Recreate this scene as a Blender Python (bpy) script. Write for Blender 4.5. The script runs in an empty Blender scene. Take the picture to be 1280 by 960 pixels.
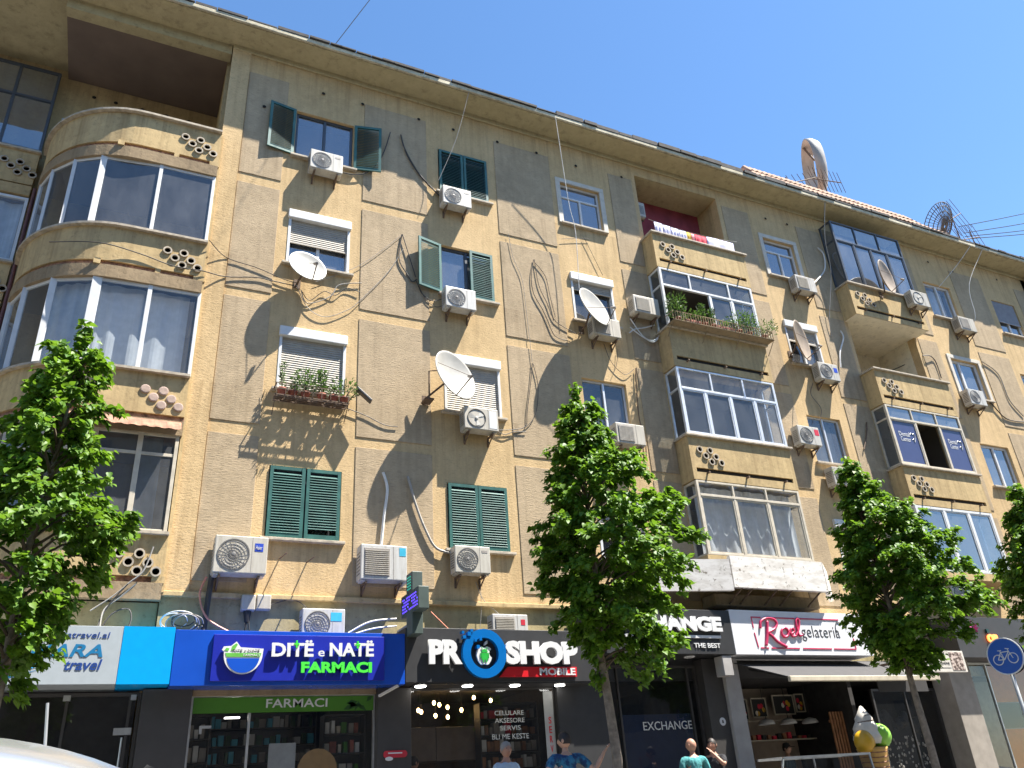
import bpy, math, random
from mathutils import Vector, Matrix
rnd = random.Random(7)
sc = bpy.context.scene
col = sc.collection
# ------------------------------------------------------------------ camera
cam_d = bpy.data.cameras.new("camera")
cam = bpy.data.objects.new("camera", cam_d)
col.objects.link(cam)
sc.camera = cam
YAW, PITCH, ROLL, F = 0.466014, 0.471089, -0.0699945, 1015.09
fw = Vector((math.sin(YAW)*math.cos(PITCH), math.cos(YAW)*math.cos(PITCH), math.sin(PITCH)))
r0 = Vector((math.cos(YAW), -math.sin(YAW), 0.0))
u0 = r0.cross(fw)
rt = math.cos(ROLL)*r0 + math.sin(ROLL)*u0
up = -math.sin(ROLL)*r0 + math.cos(ROLL)*u0
m3 = Matrix((rt, up, -fw)).transposed()
cam.matrix_world = Matrix.Translation((0, -15, 1.2)) @ m3.to_4x4()
cam_d.sensor_width = 36.0
cam_d.lens = 36.0*F/1280.0
cam_d.clip_start = 0.05
cam_d.clip_end = 3000
# ------------------------------------------------------------------ sky and sun
SUN = Vector((1.55, -1.0, 3.7)).normalized()          # towards the sun
el = math.asin(SUN.z)
world = bpy.data.worlds.new("World")
sc.world = world
world.use_nodes = True
wn = world.node_tree
bg = wn.nodes["Background"]
sky = wn.nodes.new("ShaderNodeTexSky")
sky.sky_type = 'NISHITA'
sky.sun_disc = False
sky.sun_elevation = el
sky.sun_rotation = math.atan2(SUN.x, SUN.y)
sky.altitude = 100
sky.air_density = 1.0
sky.dust_density = 0.15
sky.ozone_density = 1.0
hs = wn.nodes.new("ShaderNodeHueSaturation")
hs.inputs["Saturation"].default_value = 1.18
wn.links.new(sky.outputs[0], hs.inputs["Color"])
wn.links.new(hs.outputs[0], bg.inputs[0])
bg.inputs[1].default_value = 0.082
sl = bpy.data.lights.new("sun", 'SUN')
sl.energy = 5.0
sl.angle = math.radians(0.5)
sl.color = (1.0, 0.95, 0.86)
sun = bpy.data.objects.new("sun", sl)
col.objects.link(sun)
sun.rotation_euler = SUN.to_track_quat('Z', 'Y').to_euler()
sc.view_settings.view_transform = 'Standard'
sc.view_settings.look = 'None'
sc.view_settings.gamma = 1.0
sc.view_settings.exposure = 1.72
sc.cycles.max_bounces = 8
sc.cycles.transparent_max_bounces = 12

# ------------------------------------------------------------------ materials
def nodes(name):
    m = bpy.data.materials.new(name)
    m.use_nodes = True
    nt = m.node_tree
    return m, nt, nt.nodes["Principled BSDF"]

def N(nt, t, **kw):
    n = nt.nodes.new(t)
    for k, v in kw.items():
        if k in n.inputs: n.inputs[k].default_value = v
        else: setattr(n, k, v)
    return n

def coord(nt, scale=(1, 1, 1)):
    g = N(nt, "ShaderNodeNewGeometry")
    mp = N(nt, "ShaderNodeMapping")
    mp.inputs["Scale"].default_value = scale
    nt.links.new(g.outputs["Position"], mp.inputs["Vector"])
    return mp.outputs[0]

def ramp(nt, fac, stops):
    r = N(nt, "ShaderNodeValToRGB")
    e = r.color_ramp.elements
    while len(e) < len(stops): e.new(0.5)
    for i, (p, c) in enumerate(stops):
        e[i].position = p
        e[i].color = (c, c, c, 1) if isinstance(c, (int, float)) else (*c, 1)
    nt.links.new(fac, r.inputs[0])
    return r.outputs[0]

def noise(nt, vec, scale, detail=4, rough=0.55):
    n = N(nt, "ShaderNodeTexNoise", Scale=scale, Detail=detail, Roughness=rough)
    nt.links.new(vec, n.inputs["Vector"])
    return n.outputs["Fac"]

def mix(nt, a, b, fac, blend='MIX'):
    m = N(nt, "ShaderNodeMix", data_type='RGBA', blend_type=blend)
    for sock, v in ((m.inputs["Factor"], fac), (m.inputs["A"], a), (m.inputs["B"], b)):
        pass
    def put(i, v):
        s = m.inputs[i]
        if hasattr(v, "node"): nt.links.new(v, s)
        elif isinstance(v, tuple): s.default_value = (*v, 1)
        else: s.default_value = v
    put(0, fac); put(6, a); put(7, b)
    return m.outputs[2]

def bump(nt, bsdf, h, strength, dist=0.02):
    b = N(nt, "ShaderNodeBump", Strength=strength, Distance=dist)
    nt.links.new(h, b.inputs["Height"])
    nt.links.new(b.outputs[0], bsdf.inputs["Normal"])

def plain(name, c, rough=0.5, metal=0.0, var=0.12, scale=6.0, spec=0.5, bmp=0.0, emit=None):
    m, nt, b = nodes(name)
    v = coord(nt)
    n = noise(nt, v, scale)
    lo = tuple(max(0, x*(1-var)) for x in c); hi = tuple(min(1, x*(1+var)) for x in c)
    nt.links.new(ramp(nt, n, [(0.3, lo), (0.7, hi)]), b.inputs["Base Color"])
    b.inputs["Roughness"].default_value = rough
    b.inputs["Metallic"].default_value = metal
    b.inputs["Specular IOR Level"].default_value = spec
    if bmp: bump(nt, b, noise(nt, v, scale*4), bmp)
    if emit:
        b.inputs["Emission Color"].default_value = (*emit[0], 1)
        b.inputs["Emission Strength"].default_value = emit[1]
    return m

def stucco(name, c, dark, rough_scale=22, strength=0.5, stretch=(1, 1, 1), streak=0.5):
    m, nt, b = nodes(name)
    v = coord(nt)
    big = noise(nt, v, 0.55, 6, 0.65)
    med = noise(nt, coord(nt, (1.3, 1.3, 1.3)), 3.1, 6, 0.7)
    base = mix(nt, dark, c, ramp(nt, big, [(0.28, 0.0), (0.62, 1.0)]))
    base = mix(nt, base, tuple(min(1, x*1.18) for x in c), ramp(nt, med, [(0.45, 0.0), (0.8, 0.8)]))
    # rain streaks that run down the wall
    st = noise(nt, coord(nt, (3.2, 3.2, 0.22)), 1.6, 5, 0.6)
    base = mix(nt, base, tuple(x*0.62 for x in dark), ramp(nt, st, [(0.5, 0.0), (0.76, streak*0.95)]))
    # grimy runs that start under each row of sills and fade on the way down
    sp = N(nt, "ShaderNodeSeparateXYZ"); nt.links.new(v, sp.inputs[0])
    zz = N(nt, "ShaderNodeMath", operation='MULTIPLY_ADD'); nt.links.new(sp.outputs[2], zz.inputs[0]); zz.inputs[1].default_value = 1/3.07; zz.inputs[2].default_value = -5.68/3.07+4
    fr = N(nt, "ShaderNodeMath", operation='FRACT'); nt.links.new(zz.outputs[0], fr.inputs[0])
    run = noise(nt, coord(nt, (6.5, 6.5, 0.12)), 1.2, 4, 0.65)
    mm = N(nt, "ShaderNodeMath", operation='MULTIPLY')
    nt.links.new(ramp(nt, fr.outputs[0], [(0.45, 0.0), (0.99, 1.0)]), mm.inputs[0])
    nt.links.new(ramp(nt, run, [(0.48, 0.0), (0.66, streak*0.95)]), mm.inputs[1])
    base = mix(nt, base, (dark[0]*0.55, dark[1]*0.5, dark[2]*0.45), mm.outputs[0])
    fine = noise(nt, coord(nt, stretch), rough_scale, 5, 0.72)
    base = mix(nt, base, tuple(x*0.5 for x in dark), ramp(nt, fine, [(0.30, 0.55), (0.46, 0.0)]))
    nt.links.new(base, b.inputs["Base Color"])
    b.inputs["Roughness"].default_value = 0.95
    b.inputs["Specular IOR Level"].default_value = 0.15
    bump(nt, b, fine, strength, 0.03)
    return m

M = {}
M['stucco'] = stucco("yellow_stucco", (0.585, 0.42, 0.228), (0.47, 0.335, 0.175), 14, 0.35, (1, 1, 2.2))
M['stucco_smooth'] = stucco("painted_parapet_stucco", (0.52, 0.385, 0.20), (0.39, 0.285, 0.15), 10, 0.22)
M['panel'] = stucco("rough_grey_render", (0.455, 0.35, 0.228), (0.34, 0.262, 0.168), 13, 0.4, (0.55, 0.55, 4.0), 0.4)
M['soffit'] = stucco("ochre_soffit", (0.46, 0.39, 0.235), (0.38, 0.32, 0.19), 5, 0.1, streak=0.15)
M['creampaint'] = stucco("pale_cream_paint", (0.74, 0.68, 0.53), (0.66, 0.60, 0.45), 6, 0.1, streak=0.15)
M['grille_m'] = plain("mid_grey_wire", (0.20, 0.19, 0.18), 0.5)
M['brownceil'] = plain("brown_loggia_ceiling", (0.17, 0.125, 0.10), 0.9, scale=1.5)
M['base_wall'] = stucco("smooth_greenish_wall", (0.42, 0.345, 0.185), (0.29, 0.24, 0.13), 9, 0.2)
M['beam'] = stucco("brown_grey_beam", (0.33, 0.245, 0.15), (0.22, 0.165, 0.105), 14, 0.3)
M['stone'] = plain("pale_sill_stone", (0.40, 0.34, 0.26), 0.8, var=0.3, scale=9)
M['brick'] = plain("broken_brick", (0.30, 0.16, 0.10), 0.95, var=0.6, scale=14, bmp=0.6)
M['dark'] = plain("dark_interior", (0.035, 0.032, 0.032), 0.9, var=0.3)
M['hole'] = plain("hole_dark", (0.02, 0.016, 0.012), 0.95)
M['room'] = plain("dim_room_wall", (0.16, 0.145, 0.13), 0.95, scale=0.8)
M['redwall'] = plain("dark_red_loggia_wall", (0.26, 0.045, 0.06), 0.9, var=0.3, scale=2)
M['white_trim'] = plain("pale_painted_surround", (0.55, 0.50, 0.42), 0.7, var=0.1)
M['white'] = plain("white_window_paint", (0.62, 0.62, 0.61), 0.45, var=0.06)
M['cream'] = plain("aged_cream_frame", (0.52, 0.46, 0.36), 0.55, var=0.15)
M['alu'] = plain("aluminium_frame", (0.66, 0.67, 0.68), 0.38, 0.35, var=0.08)
M['darkframe'] = plain("dark_blue_grey_frame", (0.05, 0.06, 0.075), 0.4)
M['rubber'] = plain("black_rubber", (0.02, 0.02, 0.02), 0.6)
M['green'] = plain("green_shutter_paint", (0.030, 0.112, 0.095), 0.42, var=0.25, scale=5)
M['roller'] = plain("grey_beige_roller_slats", (0.40, 0.36, 0.30), 0.6, var=0.12)
M['rollerblue'] = plain("grey_blue_roller_slats", (0.28, 0.28, 0.30), 0.6, var=0.12)
M['ac'] = plain("air_conditioner_casing", (0.52, 0.51, 0.48), 0.42, var=0.05, scale=3)
M['acold'] = plain("aged_air_conditioner_casing", (0.47, 0.44, 0.39), 0.5, var=0.12, scale=3)
for k_ in ('ac', 'acold'):                           # each casing has yellowed by its own amount
    nt_ = M[k_].node_tree; b_ = nt_.nodes["Principled BSDF"]; oi_ = N(nt_, "ShaderNodeObjectInfo"); src_ = b_.inputs["Base Color"].links[0].from_socket
    st_ = ramp(nt_, noise(nt_, coord(nt_, (5, 5, .6)), 2.5, 5, 0.65), [(0.45, 0.0), (0.8, 0.55)])
    c_ = mix(nt_, src_, (0.47, 0.42, 0.32), ramp(nt_, oi_.outputs["Random"], [(0.2, 0.0), (1.0, 0.75)]))
    nt_.links.new(mix(nt_, c_, (0.22, 0.18, 0.13), st_), b_.inputs["Base Color"])
M['grille'] = plain("fan_grille_grey", (0.13, 0.125, 0.12), 0.5)
M['grille_l'] = plain("fan_grille_taupe", (0.29, 0.26, 0.23), 0.5)
M['bracket'] = plain("rusty_bracket", (0.13, 0.085, 0.055), 0.8, var=0.4, scale=20)
M['blue_badge'] = plain("blue_badge", (0.02, 0.06, 0.42), 0.4)
M['red_badge'] = plain("red_badge", (0.55, 0.03, 0.05), 0.4)
M['cyan_badge'] = plain("cyan_badge", (0.05, 0.42, 0.60), 0.4)
M['dish'] = plain("off_white_dish_paint", (0.37, 0.355, 0.32), 0.45, var=0.12, scale=4)
M['dish_old'] = plain("weathered_beige_dish", (0.27, 0.21, 0.155), 0.6, var=0.2, scale=5)
M['dish_roof'] = plain("chalky_roof_dish", (0.33, 0.32, 0.315), 0.7, var=0.25, scale=2)
M['cable'] = plain("dark_cable", (0.05, 0.045, 0.04), 0.6)
M['cable_g'] = plain("grey_cable", (0.30, 0.28, 0.25), 0.6)
M['cable_w'] = plain("white_conduit", (0.66, 0.64, 0.60), 0.5)
M['copper'] = plain("copper_orange_pipe", (0.55, 0.21, 0.13), 0.5)
M['terracotta'] = plain("terracotta_pot", (0.32, 0.10, 0.07), 0.8, var=0.25)
M['tile'] = plain("clay_roof_tile", (0.33, 0.21, 0.145), 0.9, var=0.35, scale=5)
M['felt'] = plain("black_roof_felt", (0.055, 0.05, 0.048), 0.9, var=0.4)
M['fascia'] = stucco("pale_eave_edge", (0.60, 0.54, 0.40), (0.34, 0.29, 0.20), 12, 0.3)
M['curtain'] = plain("white_net_curtain", (0.62, 0.62, 0.62), 0.9, var=0.1)
M['pinkish'] = plain("pale_pink_plaster", (0.42, 0.31, 0.25), 0.9, var=0.3, scale=6)
M['rust'] = plain("rusty_corrugated_sheet", (0.27, 0.135, 0.085), 0.8, var=0.35, scale=7)
M['paint_white_old'] = None
M['black_sign'] = plain("matt_charcoal_sign", (0.032, 0.032, 0.034), 0.45)
M['black_clad'] = plain("dark_grey_cladding", (0.05, 0.046, 0.044), 0.45, var=0.1)
M['sign_blue'] = plain("deep_blue_sign", (0.012, 0.022, 0.31), 0.3, var=0.05)
M['sign_blue2'] = plain("bright_blue_sign_edge", (0.008, 0.072, 0.44), 0.25, var=0.12, scale=1.2)
M['sign_cyan'] = plain("cyan_sign", (0.0, 0.31, 0.72), 0.3, var=0.04)
M['sign_grey'] = plain("silver_grey_sign", (0.36, 0.40, 0.43), 0.35, var=0.05)
M['sign_white'] = plain("white_sign_face", (0.72, 0.72, 0.74), 0.4, var=0.03)
M['letter_w'] = plain("white_letters", (0.66, 0.66, 0.66), 0.4, var=0.02)
M['letter_g'] = plain("green_letters", (0.06, 0.66, 0.05), 0.4, var=0.04)
M['letter_b'] = plain("navy_letters", (0.015, 0.05, 0.22), 0.4, var=0.04)
M['letter_t'] = plain("teal_blue_letters", (0.01, 0.15, 0.32), 0.4, var=0.04)
M['letter_k'] = plain("black_letters", (0.04, 0.04, 0.045), 0.5)
M['letter_r'] = plain("crimson_letters", (0.56, 0.035, 0.11), 0.4, var=0.04)
M['letter_o'] = plain("glowing_orange_letters", (0.8, 0.18, 0.05), 0.4, emit=((1.0, 0.22, 0.05), 1.2))
M['sign_red'] = plain("red_sign_band", (0.60, 0.012, 0.02), 0.35, var=0.03)
M['ring_blue'] = plain("blue_ring", (0.0, 0.13, 0.42), 0.3, var=0.04)
M['robot'] = plain("green_robot", (0.02, 0.38, 0.05), 0.4, var=0.04)
M['fgreen'] = plain("green_window_film", (0.06, 0.20, 0.015), 0.4, var=0.06)
M['fgreen_d'] = plain("dark_green_print", (0.015, 0.07, 0.012), 0.4, var=0.06)
M['film_w'] = plain("pale_window_lettering", (0.62, 0.63, 0.61), 0.5)
M['film_b'] = plain("dark_blue_window_film", (0.012, 0.022, 0.06), 0.25)
M['film_bp'] = plain("blue_grey_window_film", (0.055, 0.065, 0.15), 0.3, var=0.05)
M['steel'] = plain("brushed_steel", (0.55, 0.55, 0.54), 0.35, 0.7)
M['galv'] = plain("grey_painted_post", (0.42, 0.43, 0.43), 0.5, 0.2)
M['concrete'] = plain("grey_pillar_paint", (0.36, 0.345, 0.33), 0.75, var=0.12, scale=3)
M['beigepillar'] = plain("beige_stone_pillar", (0.30, 0.265, 0.225), 0.75, var=0.15, scale=4)
M['awning'] = plain("grey_awning_cloth", (0.05, 0.048, 0.05), 0.85, var=0.1)
M['wood'] = plain("warm_wood", (0.28, 0.13, 0.06), 0.6, var=0.25, scale=8)
M['beigewall'] = plain("beige_shop_wall", (0.40, 0.32, 0.25), 0.8, var=0.1)
M['orange'] = plain("orange_shop_panel", (0.58, 0.17, 0.035), 0.5, var=0.1)
M['dkgreen'] = plain("dark_green_panel", (0.015, 0.06, 0.05), 0.4)
M['bulb'] = plain("warm_bulb", (1, 0.8, 0.5), 0.4, emit=((1.0, 0.62, 0.25), 9.0))
M['tube'] = plain("white_light_strip", (1, 1, 1), 0.4, emit=((1.0, 0.97, 0.9), 4.0))
M['led'] = plain("violet_led_dots", (0.1, 0.05, 0.6), 0.4, emit=((0.12, 0.06, 1.0), 0.8))
M['led_g'] = plain("green_led_dots", (0.05, 0.4, 0.3), 0.4, emit=((0.05, 0.6, 0.4), 0.35))
M['cross'] = plain("grey_green_cross_case", (0.06, 0.085, 0.075), 0.5)
M['road_sign'] = plain("blue_road_sign", (0.014, 0.095, 0.42), 0.35, var=0.05)
M['trunk'] = plain("grey_bark", (0.20, 0.165, 0.13), 0.9, var=0.35, scale=12, bmp=0.5)
M['twig'] = plain("brown_twig", (0.10, 0.075, 0.05), 0.9)
M['skin'] = plain("skin", (0.50, 0.29, 0.20), 0.55, var=0.08, scale=12)
M['skin2'] = plain("tanned_skin", (0.42, 0.22, 0.15), 0.55, var=0.08, scale=12)
M['hair'] = plain("dark_hair", (0.025, 0.018, 0.015), 0.6)
M['hair_g'] = plain("grey_hair", (0.26, 0.24, 0.22), 0.7)
M['eye'] = plain("dark_eye", (0.03, 0.02, 0.02), 0.3)
M['lip'] = plain("lip", (0.40, 0.16, 0.13), 0.5)
M['cone_w'] = plain("white_cream_swirl", (0.62, 0.58, 0.52), 0.6, var=0.12, scale=8)
M['scoop_g'] = plain("lime_green_scoop", (0.24, 0.55, 0.06), 0.4, var=0.08)
M['scoop_y'] = plain("yellow_scoop", (0.62, 0.35, 0.02), 0.4, var=0.08)
M['waffle'] = plain("waffle_cone", (0.58, 0.33, 0.09), 0.6, var=0.15)
M['swirl_b'] = plain("brown_swirl", (0.16, 0.11, 0.08), 0.6)
M['carpaint'] = plain("silver_car_paint", (0.52, 0.53, 0.54), 0.22, 0.75, var=0.04)
M['cloth_white'] = plain("white_laundry", (0.50, 0.50, 0.66), 0.9, var=0.06)
M['cloth_red'] = plain("red_laundry", (0.55, 0.03, 0.06), 0.9)
M['cloth_yellow'] = plain("yellow_laundry", (0.55, 0.38, 0.06), 0.9)
M['cloth_pink'] = plain("pink_laundry", (0.62, 0.25, 0.28), 0.9)

def cloth(name, c, c2, sc_):
    m, nt, b = nodes(name)
    n = noise(nt, coord(nt), sc_, 3, 0.5)
    nt.links.new(ramp(nt, n, [(0.42, c), (0.56, c2)]), b.inputs["Base Color"])
    b.inputs["Roughness"].default_value = 0.9
    return m
M['shirt_pat'] = cloth("blue_patterned_shirt", (0.012, 0.045, 0.13), (0.03, 0.17, 0.30), 13)
M['shirt_blue'] = plain("pale_blue_shirt", (0.42, 0.52, 0.62), 0.9, var=0.07)
M['shirt_teal'] = plain("teal_polo", (0.055, 0.24, 0.25), 0.9, var=0.08)
M['shirt_dark'] = plain("black_shirt", (0.02, 0.02, 0.024), 0.9)
M['shirt_red'] = plain("red_shirt", (0.36, 0.03, 0.04), 0.9)
M['shirt_grey'] = plain("slate_shirt", (0.06, 0.10, 0.13), 0.9)
for k_ in ('shirt_blue', 'shirt_teal', 'shirt_dark', 'shirt_red', 'shirt_grey', 'shirt_pat'):
    nt_ = M[k_].node_tree; bump(nt_, nt_.nodes["Principled BSDF"], noise(nt_, coord(nt_, (1, 1, .45)), 14, 3, 0.5), 0.9, 0.05)
M['trousers'] = plain("dark_trousers", (0.05, 0.055, 0.07), 0.9)

def old_white():
    m, nt, b = nodes("peeling_white_box_paint")
    v = coord(nt, (1, 1, 1))
    n = noise(nt, v, 7, 8, 0.75)
    n2 = noise(nt, coord(nt, (1, 1, 3)), 2.2, 6, 0.7)
    c = mix(nt, (0.72, 0.69, 0.65), (0.50, 0.46, 0.41), ramp(nt, n2, [(0.42, 0.0), (0.68, 1.0)]))
    c = mix(nt, c, (0.13, 0.10, 0.06), ramp(nt, n, [(0.57, 0.0), (0.63, 0.9)]))
    nt.links.new(c, b.inputs["Base Color"])
    b.inputs["Roughness"].default_value = 0.7
    return m
M['paint_white_old'] = old_white()

def glass(name, tint, ior=1.75, rough=0.0, haze=0.10):
    m, nt, b = nodes(name)
    nt.nodes.remove(b)
    out = nt.nodes["Material Output"]
    tr = N(nt, "ShaderNodeBsdfTransparent"); tr.inputs[0].default_value = (*tint, 1)
    gl = N(nt, "ShaderNodeBsdfGlossy"); gl.inputs["Roughness"].default_value = rough
    gl.inputs["Color"].default_value = (0.95, 0.97, 1.0, 1)
    v = coord(nt)
    bp = N(nt, "ShaderNodeBump", Strength=0.06, Distance=0.05)
    nt.links.new(noise(nt, v, 1.3, 2), bp.inputs["Height"])
    nt.links.new(bp.outputs[0], gl.inputs["Normal"])
    fr = N(nt, "ShaderNodeFresnel", IOR=ior)
    gm = N(nt, "ShaderNodeNewGeometry")                # a pane mirrors alike from both of its sides
    mr = N(nt, "ShaderNodeMapRange"); mr.inputs[3].default_value = ior; mr.inputs[4].default_value = 1/ior
    nt.links.new(gm.outputs["Backfacing"], mr.inputs[0]); nt.links.new(mr.outputs[0], fr.inputs[0])
    mx = N(nt, "ShaderNodeMixShader")
    nt.links.new(fr.outputs[0], mx.inputs[0])
    nt.links.new(tr.outputs[0], mx.inputs[1]); nt.links.new(gl.outputs[0], mx.inputs[2])
    df = N(nt, "ShaderNodeBsdfDiffuse"); df.inputs[0].default_value = (0.50, 0.52, 0.55, 1)
    md = N(nt, "ShaderNodeMixShader")            # grey haze put into the glass to brighten it, thicker in patches
    nt.links.new(ramp(nt, noise(nt, coord(nt, (1, 1, .5)), 1.9, 5, 0.65), [(0.25, haze*0.4), (0.75, haze*1.5)]), md.inputs[0])
    nt.links.new(mx.outputs[0], md.inputs[1]); nt.links.new(df.outputs[0], md.inputs[2])
    nt.links.new(md.outputs[0], out.inputs[0])
    return m
M['glass'] = glass("window_glass", (0.78, 0.82, 0.85), 1.65)
M['glass_dark'] = glass("tinted_glass", (0.36, 0.42, 0.46), 1.85, 0.0, 0.125)
M['glass_blue'] = glass("blue_reflective_glass", (0.30, 0.38, 0.46), 2.9, 0.0, 0.13)
M['glass_shop'] = glass("shop_glass", (0.75, 0.76, 0.76), 1.55, 0.0, 0.012)

def leaf_mat(name, c, c2, tl):
    m, nt, b = nodes(name)
    out = nt.nodes["Material Output"]
    oi = N(nt, "ShaderNodeNewGeometry")
    n = noise(nt, coord(nt), 2.3, 3)
    rv = mix(nt, c, c2, oi.outputs["Random Per Island"])
    base = mix(nt, rv, tuple(x*0.6 for x in c), ramp(nt, n, [(0.4, 0.0), (0.75, 0.7)]))
    nt.links.new(base, b.inputs["Base Color"])
    b.inputs["Roughness"].default_value = 0.5
    b.inputs["Specular IOR Level"].default_value = 0.28
    t = N(nt, "ShaderNodeBsdfTranslucent"); t.inputs[0].default_value = (*tl, 1)
    mx = N(nt, "ShaderNodeMixShader"); mx.inputs[0].default_value = 0.30
    nt.links.new(b.outputs[0], mx.inputs[1]); nt.links.new(t.outputs[0], mx.inputs[2])
    nt.links.new(mx.outputs[0], out.inputs[0])
    return m
M['leaf'] = leaf_mat("linden_leaf", (0.056, 0.145, 0.013), (0.145, 0.25, 0.026), (0.21, 0.39, 0.025))
M['plant'] = leaf_mat("pot_plant_leaf", (0.055, 0.095, 0.03), (0.10, 0.14, 0.06), (0.10, 0.2, 0.03))

# ------------------------------------------------------------------ mesh helpers
class MB:
    def __init__(s): s.v = []; s.f = []; s.m = []
    def add(s, vs, fs, mi=0):
        o = len(s.v); s.v += [tuple(p) for p in vs]
        for f in fs: s.f.append(tuple(i+o for i in f)); s.m.append(mi)
        return s
    def quad(s, a, b, c, d, mi=0): return s.add([a, b, c, d], [(0, 1, 2, 3)], mi)
    def box(s, x0, x1, y0, y1, z0, z1, mi=0):
        if x0 > x1: x0, x1 = x1, x0
        if y0 > y1: y0, y1 = y1, y0
        if z0 > z1: z0, z1 = z1, z0
        return s.add([(x0, y0, z0), (x1, y0, z0), (x1, y1, z0), (x0, y1, z0), (x0, y0, z1), (x1, y0, z1), (x1, y1, z1), (x0, y1, z1)],
              [(0, 3, 2, 1), (4, 5, 6, 7), (0, 1, 5, 4), (1, 2, 6, 5), (2, 3, 7, 6), (3, 0, 4, 7)], mi)
    def prism(s, pts, y0, y1, mi=0):
        """pts: (x, z) outline, counter-clockwise seen from -y; runs from y0 (front) to y1."""
        n = len(pts)
        vs = [(x, y0, z) for x, z in pts] + [(x, y1, z) for x, z in pts]
        fs = [tuple(range(n)), tuple(range(2*n-1, n-1, -1))]
        fs += [(i, i+n, (i+1) % n + n, (i+1) % n) for i in range(n)]
        return s.add(vs, fs, mi)
    def slab(s, pts, z0, z1, mi=0):
        n = len(pts)
        vs = [(x, y, z0) for x, y in pts] + [(x, y, z1) for x, y in pts]
        fs = [tuple(range(n-1, -1, -1)), tuple(range(n, 2*n))]
        fs += [(i, (i+1) % n, (i+1) % n + n, i+n) for i in range(n)]
        return s.add(vs, fs, mi)
    def bar(s, a, b, w, h=None, mi=0, upv=(0, 0, 1)):
        a = Vector(a); b = Vector(b); h = w if h is None else h
        d = (b-a).normalized(); u = Vector(upv)
        if abs(d.dot(u)) > 0.98: u = Vector((0, 1, 0))
        r = d.cross(u).normalized()*w/2; u = r.cross(d).normalized()*h/2
        vs = [a-r-u, a+r-u, a+r+u, a-r+u, b-r-u, b+r-u, b+r+u, b-r+u]
        return s.add(vs, [(0, 3, 2, 1), (4, 5, 6, 7), (0, 1, 5, 4), (1, 2, 6, 5), (2, 3, 7, 6), (3, 0, 4, 7)], mi)
    def tube(s, pts, r, n=6, mi=0, closed=False):
        pts = [Vector(p) for p in pts]
        k = len(pts); vs = []; fs = []
        prev = None
        for i, p in enumerate(pts):
            if closed: d = pts[(i+1) % k]-pts[i-1]
            else: d = pts[min(i+1, k-1)]-pts[max(i-1, 0)]
            if d.length < 1e-9: d = Vector((0, 0, 1))
            d.normalize()
            if prev is None:
                u = Vector((0, 0, 1)) if abs(d.z) < 0.9 else Vector((1, 0, 0))
                u = d.cross(u).normalized()
            else: u = (prev - d*prev.dot(d)).normalized()
            prev = u; w = d.cross(u)
            rr = r[i] if isinstance(r, (list, tuple)) else r
            vs += [p + (u*math.cos(2*math.pi*j/n) + w*math.sin(2*math.pi*j/n))*rr for j in range(n)]
        for i in range(k if closed else k-1):
            a = i*n; b = ((i+1) % k)*n
            for j in range(n): fs.append((a+j, a+(j+1) % n, b+(j+1) % n, b+j))
        if not closed: fs += [tuple(range(n-1, -1, -1)), tuple(range((k-1)*n, k*n))]
        return s.add(vs, fs, mi)
    def lathe(s, prof, n=16, mi=0, M4=None):
        """prof: (r, h) pairs round +z, optional matrix."""
        vs = []; fs = []
        for r, h in prof:
            for j in range(n):
                a = 2*math.pi*j/n
                p = Vector((r*math.cos(a), r*math.sin(a), h))
                vs.append(M4 @ p if M4 else p)
        for i in range(len(prof)-1):
            for j in range(n): fs.append((i*n+j, i*n+(j+1) % n, (i+1)*n+(j+1) % n, (i+1)*n+j))
        return s.add(vs, fs, mi)
    def ball(s, c, rx, ry=None, rz=None, n=12, k=8, mi=0):
        ry = ry or rx; rz = rz or rx
        pr = [(math.sin(math.pi*i/k), -math.cos(math.pi*i/k)) for i in range(k+1)]
        pr[0] = (0.02, -1); pr[-1] = (0.02, 1)
        return s.lathe(pr, n, mi, Matrix.Translation(c) @ Matrix.Diagonal((rx, ry, rz, 1)))
    def disc(s, c, r, axis='y', n=16, mi=0, rz=None):
        rz = rz or r
        vs = []
        for j in range(n):
            a = 2*math.pi*j/n
            if axis == 'y': vs.append((c[0]+r*math.cos(a), c[1], c[2]+rz*math.sin(a)))
            else: vs.append((c[0]+r*math.cos(a), c[1]+rz*math.sin(a), c[2]))
        return s.add(vs, [tuple(range(n))], mi)
    def mesh(s, name, mats, smooth=False):
        me = bpy.data.meshes.new(name)
        me.from_pydata(s.v, [], s.f)
        for m in (mats if isinstance(mats, (list, tuple)) else [mats]): me.materials.append(m)
        if any(s.m): me.polygons.foreach_set("material_index", s.m)
        if smooth: me.polygons.foreach_set("use_smooth", [True]*len(s.f))
        me.update()
        return me
    def build(s, name, mats, parent=None, smooth=False, bev=0.0, **props):
        return link(name, s.mesh(name, mats, smooth), parent, bev, **props)

def link(name, me, parent=None, bev=0.0, **props):
    o = bpy.data.objects.new(name, me)
    col.objects.link(o)
    if parent: o.parent = parent
    if bev:
        b = o.modifiers.new("bevel", 'BEVEL'); b.width = bev; b.segments = 2; b.limit_method = 'ANGLE'
    for k, v in props.items(): o[k] = v
    return o

def thing(name, label, cat, loc=(0, 0, 0), rz=0.0, group=None):
    o = bpy.data.objects.new(name, None)
    o.empty_display_size = 0.2
    col.objects.link(o)
    o.location = loc; o.rotation_euler = (0, 0, rz)
    o['label'] = label; o['category'] = cat
    if group: o['group'] = group
    return o

def copy_tree(o, parent=None):
    c = o.copy(); col.objects.link(c)
    if parent: c.parent = parent
    for ch in list(o.children): copy_tree(ch, c)
    return c

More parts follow.
